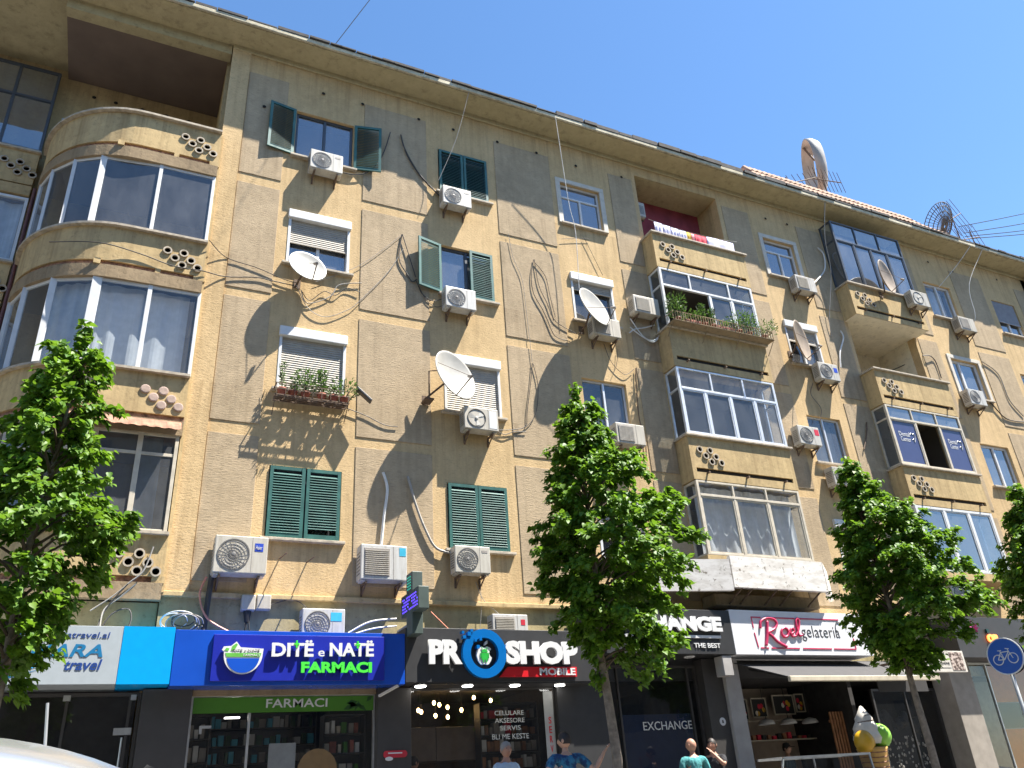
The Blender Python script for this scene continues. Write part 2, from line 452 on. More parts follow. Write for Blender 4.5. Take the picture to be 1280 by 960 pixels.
def text_mesh(s, bold=0.0, shear=0.0, extrude=0.0, spacing=1.0):
    cu = bpy.data.curves.new("lettering", 'FONT')
    cu.body = s; cu.offset = bold; cu.shear = shear; cu.extrude = extrude; cu.space_character = spacing
    cu.resolution_u = 3
    cu.align_x = 'LEFT'
    o = bpy.data.objects.new("lettering", cu)
    col.objects.link(o)
    dg = bpy.context.evaluated_depsgraph_get(); dg.update()
    me = bpy.data.meshes.new_from_object(o.evaluated_get(dg))
    bpy.data.objects.remove(o); bpy.data.curves.remove(cu)
    return me

def lettering(name, s, x0, x1, z0, z1, y, mat, parent=None, bold=0.0, shear=0.0, depth=0.0, spacing=1.0, **props):
    """Writing that fills the box x0..x1, z0..z1 on the plane y, facing -y, standing depth proud of it."""
    me = text_mesh(s, bold, shear, 0.5, spacing)
    xs = [v.co.x for v in me.vertices]; ys = [v.co.y for v in me.vertices]
    ax, bx, ay, by = min(xs), max(xs), min(ys), max(ys)
    d = max(depth, 0.004)
    for v in me.vertices:
        x, yy, z = v.co
        v.co = (x0+(x-ax)/(bx-ax)*(x1-x0), y-(z+0.5)*d, z0+(yy-ay)/(by-ay)*(z1-z0))
    me.materials.clear(); me.materials.append(mat)
    me.name = name
    return link(name, me, parent, **props)

def sag(a, b, drop, n=10):
    a = Vector(a); b = Vector(b)
    return [a.lerp(b, i/n) - Vector((0, 0, drop*4*(i/n)*(1-i/n))) for i in range(n+1)]

def smooth_path(pts, k=5):
    pts = [Vector(p) for p in pts]; out = []
    for i in range(len(pts)-1):
        p0 = pts[max(i-1, 0)]; p1 = pts[i]; p2 = pts[i+1]; p3 = pts[min(i+2, len(pts)-1)]
        for j in range(k):
            t = j/k
            out.append(0.5*((2*p1)+(p2-p0)*t+(2*p0-5*p1+4*p2-p3)*t*t+(3*p1-p0-3*p2+p3)*t*t*t))
    out.append(pts[-1])
    return out
# ------------------------------------------------------------------ ground
MB().quad((-400, -400, -0.02), (400, -400, -0.02), (400, 400, -0.02), (-400, 400, -0.02)).build(
    "ground", plain("dusty_ground", (0.08, 0.075, 0.068), 0.95, var=0.2), kind="structure")
MB().quad((-150, -30, 0.03), (200, -30, 0.03), (200, -5.2, 0.03), (-150, -5.2, 0.03)).build(
    "road", plain("asphalt", (0.055, 0.054, 0.053), 0.9, var=0.25, scale=3, bmp=0.3), kind="structure")
kb = MB()
for i in range(70): kb.box(-60+i*2, -60+i*2+1.985, -5.38, -5.2, 0.0, 0.205)
kb.build("kerb", plain("kerb_stone", (0.36, 0.34, 0.31), 0.85), kind="structure", bev=0.015)
MB().box(-60, 80, -5.2, 4.0, 0.0, 0.2).build("sidewalk", plain("sidewalk_slabs", (0.16, 0.15, 0.14), 0.85, var=0.15, scale=2), kind="structure")
lm = MB()
for i in range(14): lm.box(-60+i*9, -57+i*9, -12.06, -11.94, 0.03, 0.034)
lm.build("road_marking", plain("road_paint", (0.6, 0.6, 0.58), 0.7), kind="structure")

# ------------------------------------------------------------------ apartment building
bld = thing("apartment_building", "long yellow stucco apartment block with grey panels, curved corner bay and overhanging eave", "building")
TOP = 17.95
ROW = {1: 14.95, 2: 11.88, 3: 8.81, 4: 5.74}
WH = 1.43
COLX = {'A': (2.24, 3.64), 'B': (5.86, 7.24), 'C': (9.45, 10.72), 'E': (16.66, 17.92), 'F': (23.84, 25.2), 'G': (27.4, 28.7)}
holes = []
for c, (a, b) in COLX.items():
    for r in ROW: holes.append((a, b, ROW[r], ROW[r]+WH))
DX = (11.95, 15.2); EX = (19.3, 22.5)
holes += [(DX[0]+.12, DX[1]-.12, 5.85, 17.45), (EX[0]+.12, EX[1]-.12, 5.85, 17.45)]

def holed_wall(name, x0, x1, z0, z1, holes, y, d, mat):
    mb = MB()
    xs = sorted({x0, x1, *[h[0] for h in holes], *[h[1] for h in holes]})
    zs = sorted({z0, z1, *[h[2] for h in holes], *[h[3] for h in holes]})
    for i in range(len(xs)-1):
        for j in range(len(zs)-1):
            cx = (xs[i]+xs[i+1])/2; cz = (zs[j]+zs[j+1])/2
            if any(h[0] < cx < h[1] and h[2] < cz < h[3] for h in holes): continue
            mb.quad((xs[i], y, zs[j]), (xs[i+1], y, zs[j]), (xs[i+1], y, zs[j+1]), (xs[i], y, zs[j+1]))
    for a, b, c, e in holes:
        mb.quad((a, y, c), (a, y, e), (a, y+d, e), (a, y+d, c))
        mb.quad((b, y, e), (b, y, c), (b, y+d, c), (b, y+d, e))
        mb.quad((a, y, e), (b, y, e), (b, y+d, e), (a, y+d, e))
        mb.quad((a, y, c), (a, y+d, c), (b, y+d, c), (b, y, c))
    return mb.build(name, mat, bld)

holed_wall("wall", 0.62, 30.0, 4.66, TOP, holes, 0.0, 0.28, M['stucco'])
MB().box(0.62, 30.0, 0.02, 0.2, 3.29, 4.66).build("lower_wall", M['base_wall'], bld)
MB().box(0.60, 30.0, -0.07, 0.1, 4.61, 4.70).build("ledge", M['stucco_smooth'], bld, bev=0.012)
# solid dark block added behind the window rooms to stop light leaking
MB().box(0.8, 29.9, 1.95, 9.5, 3.3, 17.85).build("dark_core", M['dark'], bld)
fl = MB()
for z in (5.0, 8.1, 11.2, 14.25): fl.box(0.9, 29.8, 0.3, 1.94, z-.12, z)
fl.build("floor_slab", M['room'], bld)
MB().box(29.75, 30.0, 0.0, 9.5, 0.2, TOP).build("end_wall", M['stucco'], bld)
MB().box(30.01, 37.0, -0.45, 9.5, 0.2, TOP).build("projecting_wing", M['stucco'], bld)

# raised panels of rough grey render between the window strips: one part each
PX = [(1.06, 2.0), (3.90, 5.54), (7.48, 9.17), (11.12, 11.93), (15.24, 16.28), (18.25, 19.27), (22.53, 23.42), (25.48, 27.08), (29.06, 29.92)]
PZ = [(14.10, 17.22), (11.04, 13.84), (7.98, 10.80), (4.92, 7.74)]
for a, b in PX:
    for c, e in PZ:
        j = rnd.uniform(-.02, .02)
        MB().box(a, b, -0.017, 0.0, c+j, e+j).build("render_panel", M['panel'], bld, bev=0.008)
vh = MB()
for x, z in [(2.84, 17.16), (3.84, 17.18), (5.34, 17.21), (6.31, 17.19), (1.47, 16.2), (10.05, 17.14), (11.59, 17.21), (17.0, 17.19), (17.9, 17.21), (24.48, 17.33), (28.22, 17.44), (25.71, 17.21), (7.6, 17.2), (8.8, 17.21)]:
    vh.disc((x, -0.032, z), 0.045, n=8)
vh.build("vent_holes", M['hole'], bld, kind="stuff")

# ---- eave and roof
MB().box(-14, 38, -0.70, 2.6, TOP-.02, TOP+0.10).build("eave_soffit", M['soffit'], bld)
MB().box(-14, 38, -0.77, -0.701, TOP-0.01, TOP+0.12).build("eave_edge", M['fascia'], bld, bev=0.02)
MB().box(0.62, 30, -0.06, 0.0, TOP-0.16, TOP).build("cornice_moulding", M['soffit'], bld, bev=0.02)
MB().quad((-14, -0.72, TOP+.10), (38, -0.72, TOP+.10), (38, 6, 21.0), (-14, 6, 21.0)).build("roof", M['tile'], bld)
MB().quad((-14, 6, 21.0), (38, 6, 21.0), (38, 12.5, 18.0), (-14, 12.5, 18.0)).build("roof_rear_slope", M['tile'], bld)
fe = MB()
x = -14.0
while x < 36:
    w = rnd.uniform(.25, .9); h = rnd.uniform(.03, .10) + (0.05 if 9 < x < 17 else 0)
    fe.box(x, x+w*0.97, -0.80+rnd.uniform(-.03, .03), -0.40, TOP+.121, TOP+.121+h)
    x += w
fe.build("roof_felt_edge", M['felt'], bld)
tl = MB()
for i in range(44):
    x = 16.4+i*0.2
    hgt = 0.66 if x < 23.6 else 0.66-(x-23.6)*0.25
    if hgt < 0.1: break
    for k in range(2):
        a = Vector((x, -0.70+.24*k, TOP+.19+hgt*.62*k)); b = Vector((x, -0.44+.24*k, TOP+.19+hgt*.62*(k+1)))
        tl.tube([a, b], [0.115, 0.095], 8)
tl.build("roof_tiles", M['tile'], bld, kind="stuff")

# ---- windows
def frame_bars(mb, x0, x1, z0, z1, y0, y1, t, vs=(), hs=()):
    mb.box(x0, x0+t, y0, y1, z0, z1); mb.box(x1-t, x1, y0, y1, z0, z1)
    mb.box(x0+t, x1-t, y0, y1, z0, z0+t); mb.box(x0+t, x1-t, y0, y1, z1-t, z1)

def pane(x0, x1, z0, z1, y, mat, parent):
    return MB().quad((x0, y, z0), (x1, y, z0), (x1, y, z1), (x0, y, z1)).build("pane", mat, parent)

def curtain(x0, x1, z0, z1, y, parent, mat=None, amp=0.035, seed=0):
    r = random.Random(seed+int(x0*100)); mb = MB(); n = max(8, int((x1-x0)/0.045)); pts = []
    for i in range(n+1):
        pts.append((x0+(x1-x0)*i/n, y+amp*.6*math.sin(i*.8+r.random()*.5)))
    for i in range(n):
        a, b = pts[i], pts[i+1]
        mb.quad((a[0], a[1], z0), (b[0], b[1], z0), (b[0], b[1], z1), (a[0], a[1], z1))
    return mb.build("curtain", mat or M['curtain'], parent, smooth=True)

def roller(x0, x1, zb, zt, y, mat, parent):
    mb = MB(); z = zt
    while z > zb+0.02:
        h = min(0.052, z-zb)
        mb.quad((x0, y-0.004, z-h), (x1, y-0.004, z-h), (x1, y+0.010, z), (x0, y+0.010, z))
        mb.quad((x0, y+0.010, z-h), (x1, y+0.010, z-h), (x1, y-0.004, z-h), (x0, y-0.004, z-h))
        z -= h
    mb.box(x0, x1, y-0.015, y+0.012, zb-0.03, zb)
    return mb.build("roller_shutter", mat, parent)

def window(c, r, fm='white', style='two', roll=None, rollmat='roller', box=False, gl='glass', cur=False, sill=True, wide=0.06, split=0.5, trim=False):
    x0, x1 = COLX[c]; z0 = ROW[r]; z1 = z0+WH
    f = MB(); fy0, fy1 = 0.08, 0.15; zt = z1
    if box: zt = z1-0.20
    frame_bars(f, x0+.004, x1-.004, z0+.004, zt-.004, fy0, fy1, wide)
    xm = x0+(x1-x0)*split; zs = zt-wide; hw = wide*0.55
    cells = []
    if style == 'trans':
        zb = z0+(zt-z0)*0.70
        f.box(x0+wide, x1-wide, fy0+.003, fy1-.003, zb-hw, zb+hw)
        cells.append((x0+wide, x1-wide, zb+hw, zs)); zs = zb-hw
    if style in ('two', 'trans'):
        f.box(xm-hw, xm+hw, fy0-.012, fy1-.006, z0+wide, zs)
        cells += [(x0+wide, xm-hw, z0+wide, zs), (xm+hw, x1-wide, z0+wide, zs)]
    w = f.build("window", M[fm], bld, bev=0.006)
    for q in cells: pane(q[0], q[1], q[2], q[3], fy0+.035, M[gl], w)
    if sill: MB().box(x0-.09, x1+.09, -0.10, 0.075, z0-.055, z0+.002).build("sill", M['stone'], w, bev=0.008)
    if box:
        MB().box(x0-.015, x1+.015, -0.075, 0.1, zt, z1+.02).build("roller_box", M['white'], w, bev=0.012)
        MB().box(x0+.003, x0+.06, -.012, .075, z0+.006, zt).build("guide_rail", M['white'], w); MB().box(x1-.06, x1-.003, -.012, .075, z0+.006, zt).build("guide_rail", M['white'], w)
    if trim:
        g = MB(); g.box(x0-.14, x0, -.035, .02, z0, z1); g.box(x1, x1+.14, -.035, .02, z0, z1); g.box(x0-.14, x1+.14, -.035, .02, z1, z1+.14)
        g.build("surround", M['white_trim'] if 'white_trim' in M else M['stone'], w, bev=0.01)
    if roll: roller(x0+.05, x1-.05, zt-(zt-z0)*roll, zt, 0.03, M[rollmat], w)
    if cur: curtain(x0+.1, x1-.1, z0+.05, zt-.05, 0.33, w)
    return w

def shutter(win, hx, z0, z1, width, ang, y=-0.02, gap=False):
    """one louvred leaf; hinge at hx, opening to +x when width > 0."""
    s = 1 if width > 0 else -1; W = abs(width); mb = MB(); t = 0.065
    def bx(a, b, y0, y1, c, e): mb.box(s*a, s*b, y0, y1, c, e)
    H = z1-z0
    bx(0, t, -.02, .02, 0, H); bx(W-t, W, -.02, .02, 0, H); bx(t, W-t, -.018, .018, 0, t+.02); bx(t, W-t, -.018, .018, H-t, H)
    z = t+.045; k = 0
    while z < H-t-.03:
        if not (gap and k < 2):
            a, b = s*t, s*(W-t)
            mb.add([(a, -.026, z-.030), (b, -.026, z-.030), (b, .020, z+.024), (a, .020, z+.024), (a, -.026, z-.022), (b, -.026, z-.022), (b, .020, z+.032), (a, .020, z+.032)],
                   [(0, 1, 2, 3), (4, 7, 6, 5), (0, 4, 5, 1), (1, 5, 6, 2), (2, 6, 7, 3), (3, 7, 4, 0)])
        z += 0.052; k += 1
    o = mb.build("shutter", M['green'], win)
    o.location = (hx, y, z0); o.rotation_euler = (0, 0, ang)
    return o

def hook(win, x, z):
    pass

R = math.radians
# column A
w = window('A', 1, 'darkframe', gl='glass_blue'); shutter(w, 2.22, ROW[1]+.02, 16.38, -0.62, R(8)); shutter(w, 3.66, ROW[1]+.02, 16.38, 0.66, R(-12))
window('A', 2, 'white', roll=0.5, box=True, gl='glass_blue', cur=True)
window('A', 3, 'white', roll=0.985, box=True)
w = window('A', 4, 'darkframe'); shutter(w, 2.26, 5.76, 7.15, 0.665, 0, -.02); shutter(w, 3.62, 5.76, 7.15, -0.665, 0, -.023, True)
# column B
w = window('B', 1, 'darkframe'); shutter(w, 5.88, 14.97, 16.36, 0.66, 0); shutter(w, 7.22, 14.97, 16.36, -0.66, 0, -.022)
w = window('B', 2, 'darkframe', gl='glass_blue', cur=True); shutter(w, 5.86, 11.9, 13.29, -0.64, R(14)); shutter(w, 7.22, 11.9, 13.29, -0.62, R(2), -.022)
window('B', 3, 'white', roll=0.985, box=True)
w = window('B', 4, 'darkframe'); shutter(w, 5.88, 5.76, 7.15, 0.665, 0); shutter(w, 7.22, 5.76, 7.15, -0.665, 0, -.022)
# column C
window('C', 1, 'white', 'trans', gl='glass_blue', wide=.05, trim=True)
window('C', 2, 'white', roll=0.2, box=True, gl='glass_dark')
window('C', 3, 'alu', gl='glass_dark', cur=False, wide=.05)
window('C', 4, 'alu', gl='glass_dark', roll=0.6, box=True)
# columns E, F, G
window('E', 1, 'white', 'trans', gl='glass_blue', wide=.05, trim=True)
window('E', 2, 'white', roll=0.35, box=True, gl='glass_dark')
window('E', 3, 'alu', gl='glass_dark', wide=.05, cur=True)
window('E', 4, 'white', roll=0.7, box=True, gl='glass_dark')
window('F', 1, 'white', gl='glass', cur=True)
window('F', 2, 'white', gl='glass_blue', wide=.08, split=.35, trim=True)
window('F', 3, 'white', gl='glass_blue', wide=.07)
window('F', 4, 'white', gl='glass_blue')
window('G', 1, 'white', roll=0.62, rollmat='rollerblue', gl='glass_blue', cur=True)
window('G', 2, 'white', gl='glass_blue')
window('G', 3, 'white', gl='glass_blue'); window('G', 4, 'white', gl='glass_blue')

# ---- balconies D and E
RINGS = [(.30, -.36), (.61, -.36), (.455, -.51), (.76, -.51), (.605, -.655), (.90, -.655)]
def ring_mesh(mb, c, n=12, yo=-.035, depth=.03):
    """a clay pipe ring set in the wall: outer collar, inner bore."""
    vs = []; fs = []
    prof = [(.088, depth), (.088, 0), (.060, 0), (.055, depth+.05)]
    for r, dy in prof:
        for j in range(n):
            a = 2*math.pi*j/n; vs.append((c[0]+r*math.cos(a), c[1]+yo+dy, c[2]+r*math.sin(a)))
    for i in range(3):
        for j in range(n): fs.append((i*n+j, i*n+(j+1) % n, (i+1)*n+(j+1) % n, (i+1)*n+j))
    mb.add(vs, fs, 0)
    mb.disc((c[0], c[1]+yo+depth+.005, c[2]), .060, n=n, mi=1)
ring_cache = {}
def ring(parent, x, y, z, rz=0.0, filled=False):
    if filled not in ring_cache:
        mb = MB()
        if filled:
            mb.lathe([(.088, 0), (.088, .025), (.07, .03), (.001, .03)], 12, 0, Matrix.Rotation(math.pi/2, 4, 'X'))
        else: ring_mesh(mb, (0, 0, 0))
        ring_cache[filled] = mb.mesh("vent_ring", [M['pinkish'] if filled else M['stone'], M['hole']])
    o = link("vent_ring", ring_cache[filled], parent); o.location = (x, y, z); o.rotation_euler = (0, 0, rz)

def balcony(X, zb, open_slot=True, posts=3, rings=True, slotmat='hole'):
    x0, x1 = X; yf = -0.5; zt = zb+1.14
    mb = MB()
    mb.box(x0, x1, yf, 0.28, zb, zb+.10)                        # floor slab
    mb.box(x0, x1, yf, yf+.10, zb+.10, zb+.195)                 # lower beam
    mb.box(x0, x0+.12, yf, yf+.10, zb+.195, zb+.305); mb.box(x1-.12, x1, yf, yf+.10, zb+.195, zb+.305)
    mb.box(x0, x1, yf, yf+.10, zb+.305, zt-.02)                  # parapet
    mb.box(x0, x0+.1, yf+.10, 0.0, zb+.10, zt-.02); mb.box(x1-.1, x1, yf+.10, 0.0, zb+.10, zt-.02)
    b = mb.build("balcony", M['stucco_smooth'], bld)
    MB().box(x0+.12, x1-.12, yf+.045, yf+.10, zb+.195, zb+.305).build("drain_slot", M['brick'] if slotmat == 'brick' else M['hole'], b)
    MB().box(x0-.06, x1+.06, yf-.07, yf+.14, zt-.02, zt+.035).build("coping", M['stone'], b, bev=0.01)
    for xa, xb in ((x0-.06, x0+.11), (x1-.11, x1+.06)): MB().box(xa, xb, yf+.14, .0, zt-.021, zt+.034).build("side_coping", M['stone'], b)
    for i in range(posts):
        px = x0+.42+(x1-x0-.85)*i/max(1, posts-1)
        MB().box(px-.02, px+.02, yf-.10, yf+.02, zb+.16, zb+.20).build("drain_spout", M['bracket'], b)
    if rings:
        for dx, dz in RINGS: ring(b, x0+dx, yf, zt+dz)
    return b

def enclosure(X, z0, z1, fm, gl, transom, top_split, low_split, curt=False, side_solid=False, open_cells=(), name="balcony_glazing", t=.05, yf=-0.5, backcol='room', films=None):
    x0, x1 = X[0]+.03, X[1]-.03
    mb = MB(); y0, y1 = yf, yf+.07
    mb.box(x0, x0+t*1.4, y0, y1, z0, z1); mb.box(x1-t*1.4, x1, y0, y1, z0, z1)
    mb.box(x0+t*1.4, x1-t*1.4, y0, y1, z0, z0+t); mb.box(x0+t*1.4, x1-t*1.4, y0, y1, z1-t, z1)
    zt = z1-t
    cells = []
    if transom:
        zm = z0+(z1-z0)*transom
        mb.box(x0+t*1.4, x1-t*1.4, y0-.004, y1-.004, zm-t*.6, zm+t*.6)
        xs = [x0+t*1.4] + [x0+(x1-x0)*q for q in top_split] + [x1-t*1.4]
        for i in range(len(xs)-1):
            if i: mb.box(xs[i]-t*.5, xs[i]+t*.5, y0+.002, y1-.002, zm+t*.6, z1-t)
            cells.append((xs[i]+(t*.5 if i else 0), xs[i+1]-(t*.5 if i < len(xs)-2 else 0), zm+t*.6, zt, 'T%d' % i))
        zt = zm-t*.6
    xs = [x0+t*1.4] + [x0+(x1-x0)*q for q in low_split] + [x1-t*1.4]
    for i in range(len(xs)-1):
        if i: mb.box(xs[i]-t*.65, xs[i]+t*.65, y0+.002, y1-.002, z0+t, zt)
        cells.append((xs[i]+(t*.65 if i else 0), xs[i+1]-(t*.65 if i < len(xs)-2 else 0), z0+t, zt, i))
    # side returns
    for xa in (x0, x1-t):
        mb.box(xa, xa+t, -.06, .0, z0, z1); mb.box(xa, xa+t, y1, -.06, z0, z0+t); mb.box(xa, xa+t, y1, -.06, z1-t, z1)
        if transom: mb.box(xa, xa+t, y1, -.06, z0+(z1-z0)*transom-t*.5, z0+(z1-z0)*transom+t*.5)
    g = mb.build(name, M[fm], bld, bev=0.005)
    for a, b_, c, e, k in cells:
        if k in open_cells: continue
        mt = M[films[k]] if films and k in films else M[gl]
        p = pane(a, b_, c, e, y0+.035, mt, g)
        # sash rim inside the cell
        if not isinstance(k, str):
            r = MB(); frame_bars(r, a+.003, b_-.003, c+.003, e-.003, y0+.012, y0+.055, .03); r.build("sash", M[fm], g)
    for xa in (x0+t*.5, x1-t*.5):
        MB().quad((xa, y1, z0+t), (xa, -.06, z0+t), (xa, -.06, z1-t), (xa, y1, z1-t)).build("side_pane", M[gl], g)
    if curt: curtain(x0+.1, x1-.1, z0+.02, z1-.06, -.22, g, amp=.05)
    return g

def loggia(X, z0, z1, back, ceil, side, yb=1.5):
    """the room behind an opening; walls butt against each other"""
    x0, x1 = X[0]+.12, X[1]-.12
    q = MB(); q.quad((x0, yb, z0), (x1, yb, z0), (x1, yb, z1), (x0, yb, z1)); lb = q.build("loggia_back_wall", M[back], bld)
    q = MB(); q.quad((x0, .28, z0), (x0, yb, z0), (x0, yb, z1), (x0, .28, z1)); q.build("loggia_side_wall", M[side], bld); q = MB(); q.quad((x1, yb, z0), (x1, .28, z0), (x1, .28, z1), (x1, yb, z1))
    q.build("loggia_side_wall", M[side], bld)
    q = MB(); q.quad((x0, .0, z1), (x1, .0, z1), (x1, yb, z1), (x0, yb, z1)); q.build("loggia_ceiling", M[ceil], bld)
    return lb

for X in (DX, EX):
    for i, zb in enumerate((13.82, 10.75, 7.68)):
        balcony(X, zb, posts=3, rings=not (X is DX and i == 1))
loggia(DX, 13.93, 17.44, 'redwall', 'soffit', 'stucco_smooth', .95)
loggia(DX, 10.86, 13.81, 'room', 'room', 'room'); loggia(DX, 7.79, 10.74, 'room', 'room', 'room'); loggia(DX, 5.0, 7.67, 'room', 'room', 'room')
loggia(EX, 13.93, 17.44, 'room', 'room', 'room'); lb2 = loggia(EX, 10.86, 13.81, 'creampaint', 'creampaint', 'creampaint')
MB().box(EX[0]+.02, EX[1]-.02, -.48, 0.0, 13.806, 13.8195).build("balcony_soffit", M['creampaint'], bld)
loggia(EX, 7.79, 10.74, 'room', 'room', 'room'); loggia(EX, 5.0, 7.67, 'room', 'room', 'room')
enclosure(DX, 11.94, 13.80, 'white', 'glass_dark', .70, (.31, .73), (.50, .74), open_cells=(0,))
enclosure(DX, 8.87, 10.73, 'alu', 'glass', .68, (.33, .66), (.25, .50, .75))
enclosure(DX, 5.86, 7.66, 'cream', 'glass', .80, (.34, .66), (.34, .66), curt=True)
enclosure(EX, 15.0, 17.42, 'darkframe', 'glass_blue', .69, (.33, .66), (.26, .5, .74), t=.045)
dental = enclosure(EX, 8.87, 10.73, 'cream', 'glass_blue', .77, (.33, .66), (.35, .67), films={0: 'film_bp', 2: 'film_bp'}, open_cells=(1,))
enclosure(EX, 5.86, 7.66, 'white', 'glass_blue', None, (), (.36, .68), curt=False, t=.07)
# lower slab and floor under the last enclosures
MB().box(DX[0], DX[1], -.5, .28, 5.66, 5.855).build("balcony_floor", M['stucco_smooth'], bld)
MB().box(EX[0], EX[1], -.5, .28, 5.66, 5.855).build("balcony_floor", M['stucco_smooth'], bld)
# window and roller box in the open loggia of the right column
q = MB(); frame_bars(q, 19.75, 21.0, 11.9, 13.0, 1.40, 1.49, .06); q.box(20.35, 20.41, 1.4, 1.49, 11.96, 12.94)
wl = q.build("window", M['white'], bld)
MB().box(19.7, 21.05, 1.28, 1.495, 13.0, 13.28).build("roller_box", M['white'], wl, bev=.01)
pane(19.81, 20.94, 11.96, 12.94, 1.45, M['glass_dark'], wl)
# dental centre lettering on the blue films
for xa, xb in ((19.62, 20.2), (21.68, 22.2)):
    lettering("pane_lettering", "Dental", xa, xb-.16, 9.78, 9.92, -.468, M['letter_w'], dental, depth=.004)
    lettering("pane_lettering", "Center", xa+.02, xb-.16, 9.62, 9.76, -.468, M['letter_w'], dental, depth=.004)
    t = MB(); t.tube([(xb-.13, -.47, 9.86), (xb-.08, -.47, 9.91), (xb-.02, -.47, 9.88), (xb+.02, -.47, 9.91), (xb+.06, -.47, 9.84), (xb+.03, -.47, 9.70), (xb-.01, -.47, 9.62), (xb-.03, -.47, 9.74), (xb-.08, -.47, 9.70)], .013, 5)
    t.build("tooth_emblem", M['letter_w'], dental)

# big peeling white fascia box under the lowest glazing of column D
fb = MB()
fb.slab([(10.25, -.62), (12.1, -1.0), (12.1, -.9), (10.25, -.52)], 4.93, 5.62)
f0 = fb.build("fascia_box", M['paint_white_old'], bld)
fb = MB(); fb.slab([(12.13, -1.0), (14.85, -1.0), (14.85, -.9), (12.13, -.9)], 5.0, 5.7); fb.build("front_board", M['paint_white_old'], f0, bev=.006)
fb = MB(); fb.slab([(14.87, -1.0), (15.75, -.25), (15.70, -.15), (14.87, -.88)], 4.98, 5.7); fb.build("end_board", M['paint_white_old'], f0, bev=.006)
fb = MB(); fb.slab([(10.25, -.5), (12.1, -.88), (14.87, -.88), (15.7, -.14), (15.7, 0), (10.25, 0)], 5.58, 5.62); fb.build("top_sheet", M['felt'], f0)
MB().box(11.95, 15.0, -.5, -.02, 4.72, 4.98).build("broken_soffit_beam", M['beam'], bld, bev=.02)
for x in (12.3, 12.6, 13.3, 13.75, 14.6): MB().bar((x, -.52, 4.75), (x+.08, -.95, 5.02), .03).build("fascia_strut", M['bracket'], f0)

# ---- curved corner bay on the left
def bay_path(off=0.0, n=14, x_end=0.62):
    cx, cy, rx, ry = -0.9, 1.95, 2.0, 2.1
    pts = [(x_end, cy-ry-off)]
    for i in range(n+1):
        a = math.pi/2*i/n
        pts.append((cx-(rx+off)*math.sin(a), cy-(ry+off)*math.cos(a)))
    return pts
def band(mb, z0, z1, off0, off1, mi=0):
    o = bay_path(off0); i = bay_path(off1)
    n = len(o)
    for k in range(n-1):
        a, b = o[k], o[k+1]; c, d = i[k], i[k+1]
        mb.quad((b[0], b[1], z0), (a[0], a[1], z0), (a[0], a[1], z1), (b[0], b[1], z1), mi)
        mb.quad((c[0], c[1], z0), (d[0], d[1], z0), (d[0], d[1], z1), (c[0], c[1], z1), mi)
        mb.quad((a[0], a[1], z1), (c[0], c[1], z1), (d[0], d[1], z1), (b[0], b[1], z1), mi)
        mb.quad((a[0], a[1], z0), (b[0], b[1], z0), (d[0], d[1], z0), (c[0], c[1], z0), mi)
    a, c = o[0], i[0]
    mb.quad((a[0], a[1], z0), (c[0], c[1], z0), (c[0], c[1], z1), (a[0], a[1], z1), mi)
def bay_at(x, off=0.0):
    """point of the bay line at a given x."""
    p = bay_path(off, 60)
    for k in range(len(p)-1):
        if p[k][0] >= x >= p[k+1][0]:
            t = (p[k][0]-x)/(p[k][0]-p[k+1][0]) if p[k][0] != p[k+1][0] else 0
            return (x, p[k][1]+(p[k+1][1]-p[k][1])*t)
    return p[-1]
bay = None
def bay_floor(zb, zt, slot=True, ringkind='open'):
    mb = MB()
    band(mb, zb-.28, zb, .02, -.14, 1)
    band(mb, zb+.11, zt, 0, -.12, 0)
    band(mb, zb, zb+.11, -.045, -.14, 2)
    b = mb.build("bay_balcony", [M['stucco_smooth'], M['beam'], M['brick']], bld)
    if slot:
        for xa, xb in ((.66, .46), (-.16, -.26), (-1.24, -1.36)):
            MB().box(xa-.02, xb-.02, -.155, -.06, zb-.005, zb+.115).build("slot_post", M['stucco_smooth'], b)
    c = MB(); band(c, zt, zt+.05, .09, -.14); c.build("coping", M['stone'], b)
    for dx, dz in RINGS:
        ring(b, .55-.98+dx+.02, -.15, zt+dz+.02, 0, ringkind == 'filled')
    return b
bay_floor(13.95, 14.9); bay_floor(10.92, 11.84); b3 = bay_floor(7.78, 8.70, False, 'filled'); bay_floor(4.80, 5.62)
# window bands: flat panes between upright mullions that follow the curve
def bay_windows(z0, z1, xs, widths, fm, gl, transom=None, curt=None):
    mb = MB(); ps = [bay_at(x, -.04) for x in xs]
    rails = []
    for k, (p, w) in enumerate(zip(ps, widths)):
        q = ps[min(k+1, len(ps)-1)] if k < len(ps)-1 else ps[k-1]
        mb.box(p[0]-w/2, p[0]+w/2, p[1]-.03, p[1]+.05, z0, z1)
    for k in range(len(ps)-1):
        a, b = ps[k], ps[k+1]
        for z in (z0+.03, z1-.03) + ((z0+(z1-z0)*transom,) if transom else ()):
            mb.bar((a[0], a[1]+.012, z), (b[0], b[1]+.012, z), .05, .06)
    g = mb.build("bay_glazing", M[fm], bld, bev=.005)
    for k in range(len(ps)-1):
        a, b = ps[k], ps[k+1]
        MB().quad((b[0], b[1], z0), (a[0], a[1], z0), (a[0], a[1], z1), (b[0], b[1], z1)).build("pane", M[gl], g)
    if curt:
        c = MB(); p = bay_path(-.28, 40); q = []
        for k in range(len(p)-1):
            m_ = 26 if k == 0 else 2
            for j in range(m_):
                t = j/m_; q.append((p[k][0]+(p[k+1][0]-p[k][0])*t, p[k][1]+(p[k+1][1]-p[k][1])*t+.022*math.sin(len(q)*.9)))
        for k in range(len(q)-1):
            if curt(q[k][0]):
                a, b = q[k], q[k+1]
                c.quad((b[0], b[1], z0), (a[0], a[1], z0), (a[0], a[1], z1), (b[0], b[1], z1))
        c.build("curtain", M['curtain'], g, smooth=True)
    return g
